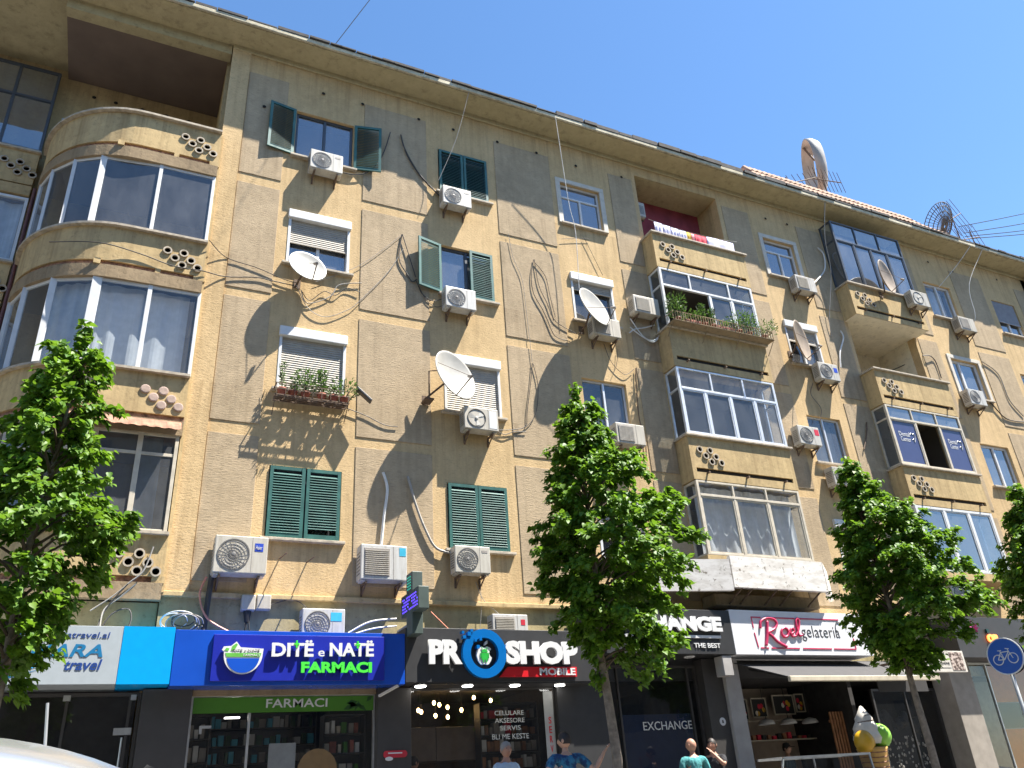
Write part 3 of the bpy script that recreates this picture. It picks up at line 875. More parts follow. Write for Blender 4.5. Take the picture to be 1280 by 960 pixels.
bay_windows(11.89, 13.67, (.58, -.48, -1.58, -2.12, -2.55, -2.80), (.06, .07, .12, .07, .06, .06), 'white', 'glass_dark')
bay_windows(8.75, 10.64, (.60, -.31, -1.25, -2.0, -2.5, -2.8), (.06, .08, .17, .12, .10, .1), 'white', 'glass', curt=lambda x: x < .5 and not -2.9 < x < -2.1)
bay_windows(5.67, 7.52, (.55, -.06, -.80, -1.6, -2.2, -2.7), (.06, .09, .10, .08, .08, .08), 'cream', 'glass_dark', .78, curt=lambda x: -.05 < x < .35)
# side cheek at the right end of the bay, its inside, slabs and the back wall
MB().box(.60, .66, -.10, .30, 4.66, 14.9).build("bay_cheek", M['stucco_smooth'], bld)
MB().box(.62, 1.05, -.045, -.001, 4.70, TOP-.16).build("pilaster", M['stucco'], bld)
for z0, z1 in ((14.0, 14.06), (10.95, 11.05), (7.8, 7.9), (4.9, 5.0)):
    MB().slab([(p[0], p[1]) for p in bay_path(-.13)]+[(-2.76, 2.3), (.6, 2.3)], z0, z1).build("bay_floor_slab", M['room'], bld)
MB().box(-14, .61, 2.3, 9.5, 0.2, TOP).build("recessed_wall", M['stucco_smooth'], bld)
MB().box(.55, .79, .31, 2.29, 2.9, TOP).build("loggia_cheek_wall", M['stucco_smooth'], bld)
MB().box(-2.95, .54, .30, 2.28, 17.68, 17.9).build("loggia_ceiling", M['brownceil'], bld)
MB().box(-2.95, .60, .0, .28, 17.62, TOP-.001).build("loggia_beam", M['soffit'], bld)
MB().box(-2.9, .5, 2.22, 2.295, 14.1, 16.3).build("loggia_rear_panel", M['base_wall'], bld)
MB().box(-2.78, -2.0, 1.7, 1.8, 14.1, 15.9).build("loggia_partition", M['sign_grey'], bld)
MB().box(-2.8, .60, .1, .3, 3.29, 4.52).build("bay_lower_wall", M['base_wall'], bld)
cg = MB(); n = 40
for i in range(n):
    x = -1.5+i*(2.08/n); y = bay_at(x)[1]
    zz = .010*math.sin(i*1.6)
    x2 = x+2.08/n; z2 = .010*math.sin((i+1)*1.6)
    cg.quad((x, y-.02, 7.76), (x2, y-.02, 7.76), (x2, y-.30, 7.50+z2), (x, y-.30, 7.50+zz))
    cg.quad((x, y-.30, 7.50+zz), (x2, y-.30, 7.50+z2), (x2, y-.02, 7.75), (x, y-.02, 7.75))
cg.build("corrugated_awning", M['rust'], b3)
dots = MB()
for x in (-2.32, -1.83, -1.22, -.66, -.12): dots.disc((x, 2.28, 17.3), .05, n=8)
dots.build("vent_holes", M['hole'], bld, kind="stuff")

# recessed facade further left: glazed balconies
LX = (-6.4, -3.06)
for zb in (13.95, 10.92, 7.78, 4.72):
    mb = MB(); mb.box(LX[0], LX[1], 1.95, 2.05, zb+.05, zb+.95); mb.box(LX[0], LX[1], 1.93, 2.29, zb-.26, zb)
    mb.box(LX[0], LX[1], 2.06, 2.29, zb, zb+.05)
    b = mb.build("recessed_balcony", M['stucco_smooth'], bld)
    MB().box(LX[0], LX[1]+.03, 1.88, 2.09, zb+.95, zb+1.0).build("coping", M['stone'], b)
    for dx, dz in RINGS: ring(b, -4.0+dx, 1.95, zb+.97+dz)
def left_glazing(z0, z1, fm, gl, curt, transom):
    q = MB(); x0, x1 = LX
    frame_bars(q, x0, x1, z0, z1, 1.97, 2.04, .06)
    xs = (x1-.83, x1-1.66, x1-2.5)
    for x in xs: q.box(x-.03, x+.03, 1.972, 2.038, z0+.06, z1-.06)
    if transom: q.box(x0+.06, x1-.06, 1.965, 2.03, z0+(z1-z0)*transom-.03, z0+(z1-z0)*transom+.03)
    g = q.build("balcony_glazing", M[fm], bld)
    ed = [x1-.06]+list(xs)+[x0+.06]
    for k in range(4): pane(ed[k+1], ed[k], z0+.06, z1-.06, 2.0, M[gl], g)
    if curt: curtain(x0+.1, x1-.1, z0+.05, z1-.08, 2.16, g, amp=.045)
left_glazing(14.98, 17.5, 'darkframe', 'glass_blue', False, .62)
left_glazing(11.95, 13.65, 'white', 'glass', True, None)
left_glazing(8.81, 10.6, 'white', 'glass_blue', True, None)
left_glazing(5.75, 7.5, 'cream', 'glass_dark', False, .75)
dp = MB(); dp.tube([(-2.98, 1.93, 4.0), (-2.98, 1.93, 13.9)], .04, 8); dp.build("drainpipe", plain("oxide_red_pipe", (.13, .05, .045), .6), bld)
# ------------------------------------------------------------------ the other side of the street, behind the camera (seen only in the glass)
opp = thing("street_block", "plain brown apartment block across the street that shows in the shop glass", "building", (0, -31, 0))
ob_ = MB(); ob_.box(-45, 60, -12, 0, 0, 21.0); ob_.build("wall", plain("brown_block_wall", (0.30, 0.25, 0.20), 0.95, scale=0.5), opp)
for i in range(26):
    for k in range(6):
        MB().box(-43+i*4, -41.4+i*4, -.02, .03, 4.4+k*2.8, 5.9+k*2.8).build("window", M['darkframe'], opp)
# ------------------------------------------------------------------ air conditioners
def make_ac(kind):
    """an outdoor unit hung on the wall: back at y = -0.06, front face at y = -0.06 - depth."""
    w, h, d = {'small': (.76, .54, .27), 'old': (.80, .52, .29), 'big': (.90, .66, .32)}[kind.split('_')[0]]
    t = thing("air_conditioner", "-", "air conditioner", (0, 0, 0), 0, "air conditioners hung on the facade")
    cm = M['acold'] if 'old' in kind else M['ac']
    y0, y1 = -.06-d, -.06
    mb = MB(); mb.box(0, w, y0, y1, 0, h)
    mb.box(.02, .12, y1-d*.9, y1-d*.1, -.03, 0); mb.box(w-.12, w-.02, y1-d*.9, y1-d*.1, -.03, 0)
    c = mb.build("casing", cm, t, bev=.018)
    # side louvres on the left flank
    lv = MB()
    for k in range(7): lv.box(-.004, .002, y0+.05, y1-.05, .10+k*(h-.2)/7, .10+k*(h-.2)/7+.022)
    lv.build("side_louvre", M['grille'], c, kind="stuff")
    cx, cz = w*.36, h*.5; rr = h*.40
    if 'square' in kind:
        s = MB(); s.box(w*.07, w*.62, y0-.006, y0+.002, h*.10, h*.90); s.build("fan_plate", M['grille_l'], c, bev=.004)
        g = MB()
        for k in range(13): g.box(w*.09, w*.60, y0-.018, y0-.008, h*.13+k*h*.74/13, h*.13+k*h*.74/13+.012)
        g.build("fan_grille", M['acold'], c, kind="stuff")
    else:
        open_fan = 'open' in kind
        s = MB(); s.lathe([(rr*1.04, 0), (rr*1.04, -.012), (rr*.96, -.012), (rr*.95, .01), (.001, .012)], 22, 0, Matrix.Translation((cx, y0, cz)) @ Matrix.Rotation(math.pi/2, 4, 'X') @ Matrix.Diagonal((1, 1, -1, 1)))
        s.build("fan_ring", M['rubber'] if open_fan else M['grille'], c)
        if open_fan:
            f = MB()
            for k in range(3):
                a = k*2.094+.4
                f.add([(cx, y0-.004, cz), (cx+rr*.9*math.cos(a), y0-.012, cz+rr*.9*math.sin(a)), (cx+rr*.85*math.cos(a+.7), y0-.001, cz+rr*.85*math.sin(a+.7))], [(0, 1, 2)])
            f.ball((cx, y0-.01, cz), rr*.2, .012, rr*.2, 8, 4); f.build("fan_blade", M['ac'], c)
        else:
            g = MB()
            for q in (.25, .45, .65, .85): g.tube([(cx+rr*q*math.cos(k*.3142), y0-.016, cz+rr*q*math.sin(k*.3142)) for k in range(20)], .0045, 4, closed=True)
            for k in range(20):
                a = k*.3142; b = a+.5
                g.bar((cx+rr*.14*math.cos(a), y0-.016, cz+rr*.14*math.sin(a)), (cx+rr*.98*math.cos(b), y0-.016, cz+rr*.98*math.sin(b)), .005)
            g.ball((cx, y0-.016, cz), rr*.15, .01, rr*.15, 8, 4)
            g.build("fan_grille", M['grille_m'], c, kind="stuff")
    # seam between fan bay and compressor bay
    MB().box(w*.70, w*.70+.006, y0-.003, y0+.001, .01, h-.01).build("panel_seam", M['grille_l'], c)
    br = MB()
    for x in (.12, w-.12):
        br.box(x-.018, x+.018, y0+.02, -.001, -.066, -.031); br.box(x-.018, x+.018, -.03, -.0005, -.24, -.066)
        br.bar((x, y0+.05, -.06), (x, -.02, -.22), .022)
    br.build("wall_bracket", M['bracket'], t, kind="stuff")
    return t, (w, h, y0)
ac_protos = {}
def ac(kind, x, z, label, badge=None, y=0.0, rz=0.0):
    if kind not in ac_protos:
        t, dim = make_ac(kind); ac_protos[kind] = (t, dim)
    else:
        t = copy_tree(ac_protos[kind][0]); dim = ac_protos[kind][1]
    t.location = (x, y, z); t['label'] = label; t.rotation_euler = (0, 0, rz)
    w, h, y0 = dim
    if badge:
        m, bx, bz, bw, bh = badge
        MB().box(w*bx, w*(bx+bw), y0-.004, y0-.0005, h*bz, h*(bz+bh)).build("badge", M[m], t)
    return t
GB = ('grille_l', .76, .76, .16, .09)
ac('small', 2.57, 14.46, "white air conditioner below the top green-shuttered window nearest the curved bay", GB)
ac('small_v', 5.84, 14.38, "white air conditioner under the closed dark green shutters of the top floor", GB)
ac('small_w', 5.83, 11.36, "white air conditioner under the window with one open green shutter on the third floor")
ac('old_open', 6.17, 8.32, "air conditioner with its black fan exposed, below the tilted dish over a closed roller shutter", ('white', .73, .1, .22, .8))
ac('small_light', 5.86, 5.20, "white air conditioner under the lower green shutters right of the pharmacy cross", GB)
a_ = ac('big_light', 1.37, 4.97, "large air conditioner with a blue badge above the blue pharmacy sign", ('blue_badge', .75, .60, .16, .22))
lettering("badge_lettering", "Haier", .69, .80, .43, .50, -.386, M['letter_w'], a_)
ac('big_square', 3.96, 4.97, "tall air conditioner with a square slatted grille and a cyan corner above the pharmacy sign", ('cyan_badge', .83, .70, .14, .24))
ac('small_lv', 2.95, 3.88, "low air conditioner half hidden behind the top edge of the blue pharmacy sign", ('cyan_badge', .66, .60, .26, .28))
ac('small_square', 6.60, 3.88, "air conditioner peeping over the black phone shop sign", ('red_badge', .80, .62, .12, .2))
ac('old_square', 11.10, 12.29, "aged air conditioner on the grey panel beside the flowered balcony")
ac('old_square_b', 9.75, 11.35, "air conditioner half behind the steep dish under the dark roller window")
ac('old_square_c', 10.02, 8.45, "pale air conditioner beside the crown tip of the middle tree")
ac('old_square_d', 17.25, 14.38, "air conditioner under the small top window between the two balcony columns")
ac('small_h', 17.26, 11.33, "air conditioner with a blue badge under the beige dish window", ('blue_badge', .76, .5, .18, .28))
ac('small_light_e', 15.86, 9.14, "air conditioner with a red badge beside the aluminium balcony glazing", ('red_badge', .76, .55, .2, .32))
ac('old', 16.72, 8.05, "air conditioner mostly hidden behind the tip of the right tree")
ac('small_open', 21.70, 14.48, "air conditioner on the parapet of the top dark-framed balcony", None, -.52)
ac('old_square_f', 24.50, 14.38, "air conditioner under the top pair of white casements at far right")
ac('small_k', 23.66, 11.46, "air conditioner below the half-open white window at far right")
ac('big_light_g', 19.95, 4.93, "round-fan air conditioner low on the wall above the right tree crown", ('blue_badge', .8, .75, .1, .1))
ac('old_square_i', 12.02, 16.05, "shaded air conditioner on the side wall inside the open top balcony", None, .12, math.pi/2)

# ------------------------------------------------------------------ satellite dishes
def facing(c, dx, dy, squash):
    """bowl direction such that the bowl looks tilted to (dx, dy) from the street, opened by squash."""
    v = (Vector(c)-Vector((0, -15, 1.2))).normalized()
    q = Vector((dx, dy)).normalized()
    e1 = v.cross(Vector((0, 0, 1))).normalized(); e2 = e1.cross(v)
    return -v*squash+(e1*q.x+e2*q.y)*math.sqrt(1-squash*squash)

def sat_dish(label, c, look, r, mat, mount, feed=.75, depth=.22, fd=(0, -1)):
    t = thing("satellite_dish", label, "satellite dish", mount, 0, "satellite dishes on the facade")
    aim = facing(c, *look).normalized(); c = Vector(c); mo = Vector(mount)
    q = aim.to_track_quat('Z', 'Y').to_matrix().to_4x4(); X = Matrix.Translation(c-mo) @ q
    d = depth*r
    pr = [(.001, -d), (.25, -d*.94), (.5, -d*.75), (.75, -d*.44), (.93, -d*.13), (1.0, 0), (1.025, -.012), (1.0, -.025), (.95, -d*.16-.02), (.75, -d*.5-.02), (.5, -d*.82-.02), (.25, -d*1.0-.02), (.001, -d*1.08-.02)]
    b = MB(); b.lathe([(a*r, h) for a, h in pr], 40, 0, X); b.build("bowl", mat, t, smooth=True)
    fx, fy = Vector(fd).normalized()*r
    low = X @ Vector((fx*.98, fy*.98, .0)); tip = X @ Vector((fx*.62, fy*.62, r*feed))
    a = MB(); a.tube([low, tip], .013, 6)
    a.tube([X @ Vector((fy*.9, -fx*.9, 0)), tip], .006, 5)
    a.build("feed_arm", M['bracket'], t)
    l = MB(); l.tube([tip, tip + (X @ Vector((0, 0, 0))-tip).normalized()*.11], .034, 8); l.build("feed_horn", M['grille_l'], t)
    m = MB(); back = X @ Vector((0, 0, -d*1.08-.02))
    m.tube([(0, 0, 0), (0, min(-.12, back.y*.55), 0.0), back], .024, 8); m.box(-.07, .07, -.02, 0, -.11, .11)
    m.build("wall_mount", M['bracket'], t)
    return t
sat_dish("small off-white dish below the half-lowered roller window near the curved bay", (2.66, -.38, 11.66), (.42, .9, .58), .42, M['dish'], (2.52, 0, 11.38), fd=(.2, -1))
sat_dish("large tilted white dish on a bracket beside the closed roller shutter", (5.93, -.55, 9.46), (.83, .55, .50), .60, M['dish'], (5.40, 0, 9.0), fd=(-.2, -1))
bk = thing("bracket_frame", "rusty bracket frame holding the large tilted dish", "bracket", (5.4, 0, 8.9))
wb = MB(); wb.tube([(0, -.03, .05), (0, -.28, .05), (0, -.30, .68), (.22, -.38, .70)], .018, 6); wb.box(-.1, .1, -.32, -.03, 0, .03); wb.build("frame", M['bracket'], bk)
sat_dish("steep white dish in front of the dark roller window left of the balconies", (9.74, -.55, 12.02), (.86, .5, .33), .56, M['dish'], (9.6, 0, 11.6), fd=(.6, -1))
sat_dish("narrow beige dish seen edge-on before the window between the balcony columns", (16.82, -.40, 12.45), (1, .10, .20), .62, M['dish_old'], (16.62, 0, 12.15))
sat_dish("beige dish on the parapet of the top dark-framed balcony at right", (20.66, -.95, 15.22), (1, .12, .22), .58, M['dish_old'], (20.7, -.5, 14.8))

# big dish ring on the roof with its frame and aerials
rd = thing("roof_dish", "huge pale dish standing edge-on on the roof against the sky", "satellite dish", (21.45, 1.2, 18.9))
rc = Vector((21.45, 1.2, 21.75))
X = Matrix.Translation((0, 0, 2.85)) @ facing(rc, -1, .12, .22).normalized().to_track_quat('Z', 'Y').to_matrix().to_4x4()
b = MB(); b.lathe([(1.09, .06), (1.13, .06), (1.09, -.15), (.95, -.36), (.92, -.34), (1.05, -.15), (1.09, .06)], 44, 0, X); b.build("bowl", M['dish_roof'], rd, smooth=True)
b = MB(); b.bar(X @ Vector((-.1, 1.18, .0)), X @ Vector((.1, .25, -.2)), .11, .06); b.build("spine", M['bracket'], rd)
b = MB(); b.tube([(0, 0, -.6), (-.05, 0, 1.75)], .06, 8); b.tube([(.5, .5, -.6), (0, 0, 1.7)], .035, 6); b.tube([(-.6, .6, -.6), (0, 0, 1.7)], .035, 6); b.build("frame", M['bracket'], rd)
rd2 = thing("roof_dish", "dark mesh dish lying among aerials at the right end of the roof", "satellite dish", (27.6, 1.0, 18.8))
cM = Matrix.Translation((0, 0, 1.75)) @ Vector((-.2, .9, .7)).normalized().to_track_quat('Z', 'Y').to_matrix().to_4x4()
b = MB()
for r in (.2, .4, .6, .8, .95): b.tube([cM @ Vector((r*math.cos(k*.2618), r*math.sin(k*.2618), r*r*.3-.3)) for k in range(24)], .02, 4, closed=True)
for k in range(40):
    a = k*.157; b.tube([cM @ Vector((r*math.cos(a), r*math.sin(a), r*r*.3-.3)) for r in (.05, .4, .7, .95)], .014, 4)
b.build("mesh_bowl", plain("dark_mesh", (.09, .085, .08), .7), rd2)
b = MB(); b.tube([(0, 0, -.6), (0, 0, 1.55)], .05, 8); b.build("mast", M['bracket'], rd2)

def aerial(label, base, mast, boom_a, boom_b, n, l0, l1):
    t = thing("tv_aerial", label, "aerial", base, 0, "television aerials on the roof")
    b = MB(); b.tube([(0, 0, 0), (0, 0, mast)], .025, 6); b.build("mast", M['bracket'], t)
    A = Vector(boom_a); B = Vector(boom_b); b = MB(); b.tube([A, B], .02, 5); b.build("boom", M['bracket'], t)
    d = (B-A).normalized(); s = d.cross(Vector((0, 1, 0))).normalized()
    b = MB()
    for k in range(n):
        p = A.lerp(B, k/(n-1)); L = l0+(l1-l0)*k/(n-1); b.tube([p-s*L, p+s*L], .011, 4)
    b.build("element", M['bracket'], t, kind="stuff")
aerial("many-barred aerial leaning out in front of the huge pale roof dish", (18.6, .1, 18.5), 1.0, (-.9, -.2, .15), (1.3, -.2, 1.25), 9, .38, .25)
aerial("upright barred aerial right of the huge pale roof dish", (20.6, .2, 18.7), 1.6, (-.5, 0, 1.3), (.9, 0, 1.55), 8, .55, .45)
aerial("tall aerial with long rods beside the dark mesh dish", (28.6, .9, 18.7), 2.7, (-.5, 0, 2.1), (.7, 0, 2.9), 6, .8, .75)
aerial("lower aerial rack beside the dark mesh dish", (28.9, .6, 18.7), 1.7, (-.8, 0, 1.0), (.5, 0, 1.5), 6, .55, .6)

# ------------------------------------------------------------------ cables, pipes and wires
def cable(label, pts, r=.010, mat='cable', cat="cable", name=None, group=None, sm=True):
    mb = MB(); pts = [Vector(p) for p in pts]
    mb.tube(smooth_path(pts, 5) if sm and len(pts) > 2 else pts, r, 5)
    o = mb.build(name or cat.replace(' ', '_'), M[mat], None)
    o['label'] = label; o['category'] = cat
    if group: o['group'] = group
    return o
def onwall(p, y=-.045): return [(x, y, z) for x, z in p]
cable("long black cable sagging across the curved bay parapet and wall", [(-2.2, .02, 11.30), (-1.35, -.22, 11.34), (-.59, -.20, 11.27), (.03, -.2, 11.13), (.6, -.2, 11.14), (1.05, -.06, 11.2), (1.66, -.05, 11.33), (1.98, -.05, 11.32), (2.45, -.05, 11.30)], .012)
cable("thin cable running from the bay coping to the small dish", [(.64, -.24, 11.9), (1.02, -.06, 11.68), (1.64, -.05, 11.58), (2.2, -.05, 11.42), (2.5, -.05, 11.38)], .009)
cable("thick black hose from the top grey panel to the second air conditioner", onwall([(4.84, 16.46), (4.95, 16.01), (5.26, 15.40), (5.59, 15.02), (5.92, 14.71)], -.06), .018, cat="hose")
cable("second strand beside the thick hose on the top grey panel", onwall([(4.85, 16.46), (5.0, 15.85), (5.36, 15.25), (5.62, 15.02), (5.9, 14.74)], -.05), .012)
cable("black cable from the open top shutter to the first air conditioner", onwall([(4.56, 16.44), (4.36, 15.6), (4.05, 15.0), (3.69, 14.77), (3.30, 14.74)], -.07), .014)
cable("cable bundle looping beside the open green shutter", onwall([(4.87, 13.31), (4.80, 12.6), (5.0, 12.2), (5.12, 12.02), (5.23, 12.11)]), .014)
cable("slack cable falling from the hook beside the open green shutter", onwall([(4.88, 13.31), (5.05, 12.7), (5.2, 12.16)], -.06), .012)
cable("left strand of the long cable loop on the middle grey panel", onwall([(8.39, 13.45), (8.28, 12.91), (8.30, 12.41), (8.52, 11.96), (8.62, 11.70), (8.8, 11.26), (9.2, 11.18)]), .010)
cable("middle strand of the long cable loop on the middle grey panel", onwall([(8.41, 13.46), (8.47, 12.70), (8.66, 12.19), (8.85, 11.7), (9.4, 11.45)]), .009)
cable("right strand of the long cable loop on the middle grey panel", onwall([(8.43, 13.36), (8.69, 13.00), (8.77, 12.41), (8.86, 11.83)]), .008)
cable("hanging cable loop left of the middle tree tip", onwall([(8.10, 10.38), (8.01, 9.83), (7.86, 9.07), (7.79, 8.69), (7.45, 8.56), (7.05, 8.5)]), .009)
cable("second strand of the hanging loop left of the middle tree tip", onwall([(8.12, 10.36), (8.20, 9.77), (8.08, 9.06), (7.81, 8.69), (7.45, 8.55)]), .008)
cable("white conduit rising from the square-grilled air conditioner", onwall([(4.46, 7.22), (4.55, 6.87), (4.49, 6.32), (4.43, 5.66)], -.07), .03, 'cable_w', "pipe")
cable("beige pipe curving to the air conditioner right of the cross", onwall([(4.98, 7.19), (5.15, 6.59), (5.36, 6.06), (5.58, 5.72), (5.97, 5.64)], -.07), .028, 'cable_g', "pipe")
cable("thin pale wire hanging from the eave past the closed top shutters", [(6.50, -.74, 17.93), (6.18, -.5, 16.39), (5.74, -.3, 15.04)], .008, 'cable_g', "wire")
cable("long pale wire dropping from the eave past the top middle window", [(9.08, -.78, 17.95), (9.42, -.4, 15.44), (9.54, -.38, 14.38), (9.46, -.35, 12.60)], .009, 'cable_w', "wire")
cable("cable trailing from the flower shelf along the wall", onwall([(3.67, 8.56), (4.10, 8.44), (4.48, 8.29), (4.77, 8.28)]), .010)
cable("tangled cable below the small dish", onwall([(2.60, 11.23), (2.76, 10.92), (3.24, 11.20), (3.42, 11.54), (3.93, 11.71)]), .011, 'cable_g')
cable("drooping thin cable from the small dish to the shutter hook", onwall([(2.50, 11.33), (2.77, 10.81), (3.16, 10.66), (3.64, 10.94), (3.89, 11.22), (4.55, 12.17), (4.9, 12.9)]), .008, 'cable_g')
cable("dark loop of cable under the small dish", onwall([(2.62, 11.2), (2.8, 11.0), (3.1, 11.3), (3.35, 11.25), (3.6, 11.5), (3.9, 11.45)]), .009)
cable("orange copper pipe curving below the large blue-badged unit", [(1.31, -.15, 4.94), (1.23, -.15, 4.62), (1.40, -.15, 4.23), (1.85, -.2, 3.97)], .018, 'copper', "pipe")
cable("black riser cable bundle below the large blue-badged unit", [(1.40, -.08, 5.0), (1.38, -.08, 4.6), (1.36, -.09, 4.05), (1.36, -.2, 3.97)], .05, 'cable', "cable bundle")
cable("white cable arching over the right end of the pharmacy sign", [(3.80, -.25, 4.02), (4.19, -.28, 4.22), (4.68, -.3, 4.28)], .018, 'cable_w')
cable("lower white cable over the right end of the pharmacy sign", [(3.9, -.25, 4.0), (4.25, -.28, 4.1), (4.68, -.3, 4.15)], .016, 'cable_w')
cable("pinkish wire running down to the phone shop sign", [(5.42, -.1, 4.47), (5.82, -.12, 4.1), (5.9, -.2, 4.0)], .012, 'copper', "wire")
for k, (dx, dz, s) in enumerate([(0, 0, 1), (.05, .02, .85), (-.06, .01, 1.1), (.10, -.02, .9), (.02, .03, .7), (-.12, -.01, .8)]):
    cable(["lowest grey coil of cable on the blue sign", "black coil of cable on the blue sign", "widest white coil of cable on the blue sign", "rightmost grey coil of cable on the blue sign", "smallest black coil of cable on the blue sign", "leftmost white coil of cable on the blue sign"][k], [(1.0+dx+.26*s*math.cos(a), -.35+.05*k-.2*math.sin(a)*s, 4.10+dz+.12*s*math.sin(a)+.02*k) for a in [i*.6 for i in range(11)]], .009, ('cable_g', 'cable', 'cable_w')[k % 3], group="cable coils on the blue sign")
for k, p in enumerate([[(.09, -.25, 4.74), (-.11, -.2, 4.46), (-.22, -.2, 4.23), (-.25, -.3, 4.02)], [(.21, -.25, 4.75), (.0, -.2, 4.53), (-.2, -.2, 4.33), (-.22, -.3, 4.02)], [(-.22, -.2, 4.0), (-.08, -.15, 4.27), (.14, -.12, 4.37), (.22, -.14, 4.21), (.18, -.2, 4.0)], [(.40, -.2, 5.4), (.30, -.22, 4.98), (.12, -.22, 4.78), (-.1, -.2, 4.55), (-.4, -.2, 4.3)]]):
    cable(["cable draped from the lowest bay beam toward the travel sign", "second cable draped from the lowest bay beam", "looped stiff cable above the travel agency sign", "cable crossing the lowest ring pattern of the bay"][k], p, .012, ('cable', 'cable_g')[k % 2])
for k, p in enumerate([[(11.05, 11.93), (11.42, 11.70), (11.73, 11.65), (12.0, 11.9)], [(11.1, 12.2), (11.4, 11.75), (11.7, 11.6), (11.9, 11.75)], [(11.0, 11.75), (11.2, 11.9), (11.5, 12.0), (11.85, 12.15)]]):
    cable(["white pipe from the wall to the flowered balcony corner", "lower pale pipe beside the flowered balcony", "upper pale pipe beside the flowered balcony"][k], onwall(p, -.09), .016, 'cable_w', "pipe")
cable("rusty vertical pipe right of the aluminium middle window", onwall([(11.07, 10.74), (11.01, 10.21), (10.95, 9.31), (11.04, 8.85), (10.98, 8.2)]), .014, 'bracket', "pipe")
cable("white conduit above the blue-badged unit between balconies", onwall([(18.92, 13.37), (18.96, 13.12), (18.63, 12.54), (18.48, 12.0)], -.07), .026, 'cable_w', "pipe")
cable("white conduit looping to the top unit between balconies", onwall([(18.96, 16.52), (19.15, 16.29), (18.98, 15.63), (18.3, 14.95)], -.07), .024, 'cable_w', "pipe")
cable("wire falling from the eave beside the dark-framed balcony", [(19.07, -.74, 17.9), (18.89, -.5, 16.59), (18.97, -.3, 15.45), (18.56, -.1, 13.74), (18.50, -.05, 13.10)], .012, 'cable_g', "wire")
cable("wire bowing from the far eave to the right window", [(26.07, -.74, 17.93), (25.24, -.5, 17.03), (24.41, -.1, 16.16)], .008, 'cable_w', "wire")
cable("knotted wire falling from the far eave to the right unit", [(26.72, -.74, 17.93), (25.67, -.45, 16.38), (25.46, -.4, 15.17), (25.37, -.3, 14.79)], .008, 'cable_w', "wire")
cable("cable wandering down the wall at the far right", onwall([(25.44, 13.43), (26.09, 13.04), (26.16, 12.08), (26.6, 11.53)]), .016, 'cable_g')
cable("lower cable from the far right unit", onwall([(24.4, 11.7), (25.0, 11.87), (25.59, 11.32), (26.53, 11.31)]), .02)
cable("black cable arched on the wall of the open right balcony", [(21.3, 1.44, 12.76), (22.3, .8, 13.1), (22.5, -.03, 13.14), (22.96, -.05, 13.07), (23.0, -.05, 12.4)], .016)
cable("rusty rod leaning on the wall right of the middle balconies", onwall([(18.93, 10.27), (18.8, 9.9), (18.51, 9.38)], -.06), .02, 'bracket', "pipe")
cable("horizontal pipe stub left of the lowest middle glazing", [(11.2, -.05, 7.22), (11.2, -.40, 7.24)], .02, 'cable_w', "pipe", sm=False)
for i, (x, z) in enumerate([(2.54, 5.36), (3.04, 5.32)]):
    cable(["left thin iron rod standing out of the wall over the pharmacy sign", "right thin iron rod standing out of the wall over the pharmacy sign"][i], [(x, 0, z), (x+.06, -.40, z+.01)], .012, 'bracket', "iron rod", sm=False)
cable("thin wire crossing the sky above the eave at top left", [(2.9, -.78, 18.1), (3.8, -1.2, 20.0), (12.0, -8, 38)], .010, 'cable', "wire", sm=False)
for k, (a, b) in enumerate([((29.0, 1.0, 20.9), (62, 1.5, 36)), ((29.0, .9, 20.5), (62, 1.2, 34.5)), ((28.8, .8, 20.2), (60, 1.0, 32.2)), ((28.9, .7, 20.05), (60, .8, 31.5))]):
    cable(["uppermost power line leaving the right roof aerials", "second power line leaving the right roof aerials", "third power line leaving the right roof aerials", "lowest power line leaving the right roof aerials"][k], sag(a, b, .4), .016, 'hole', "power line", sm=False)
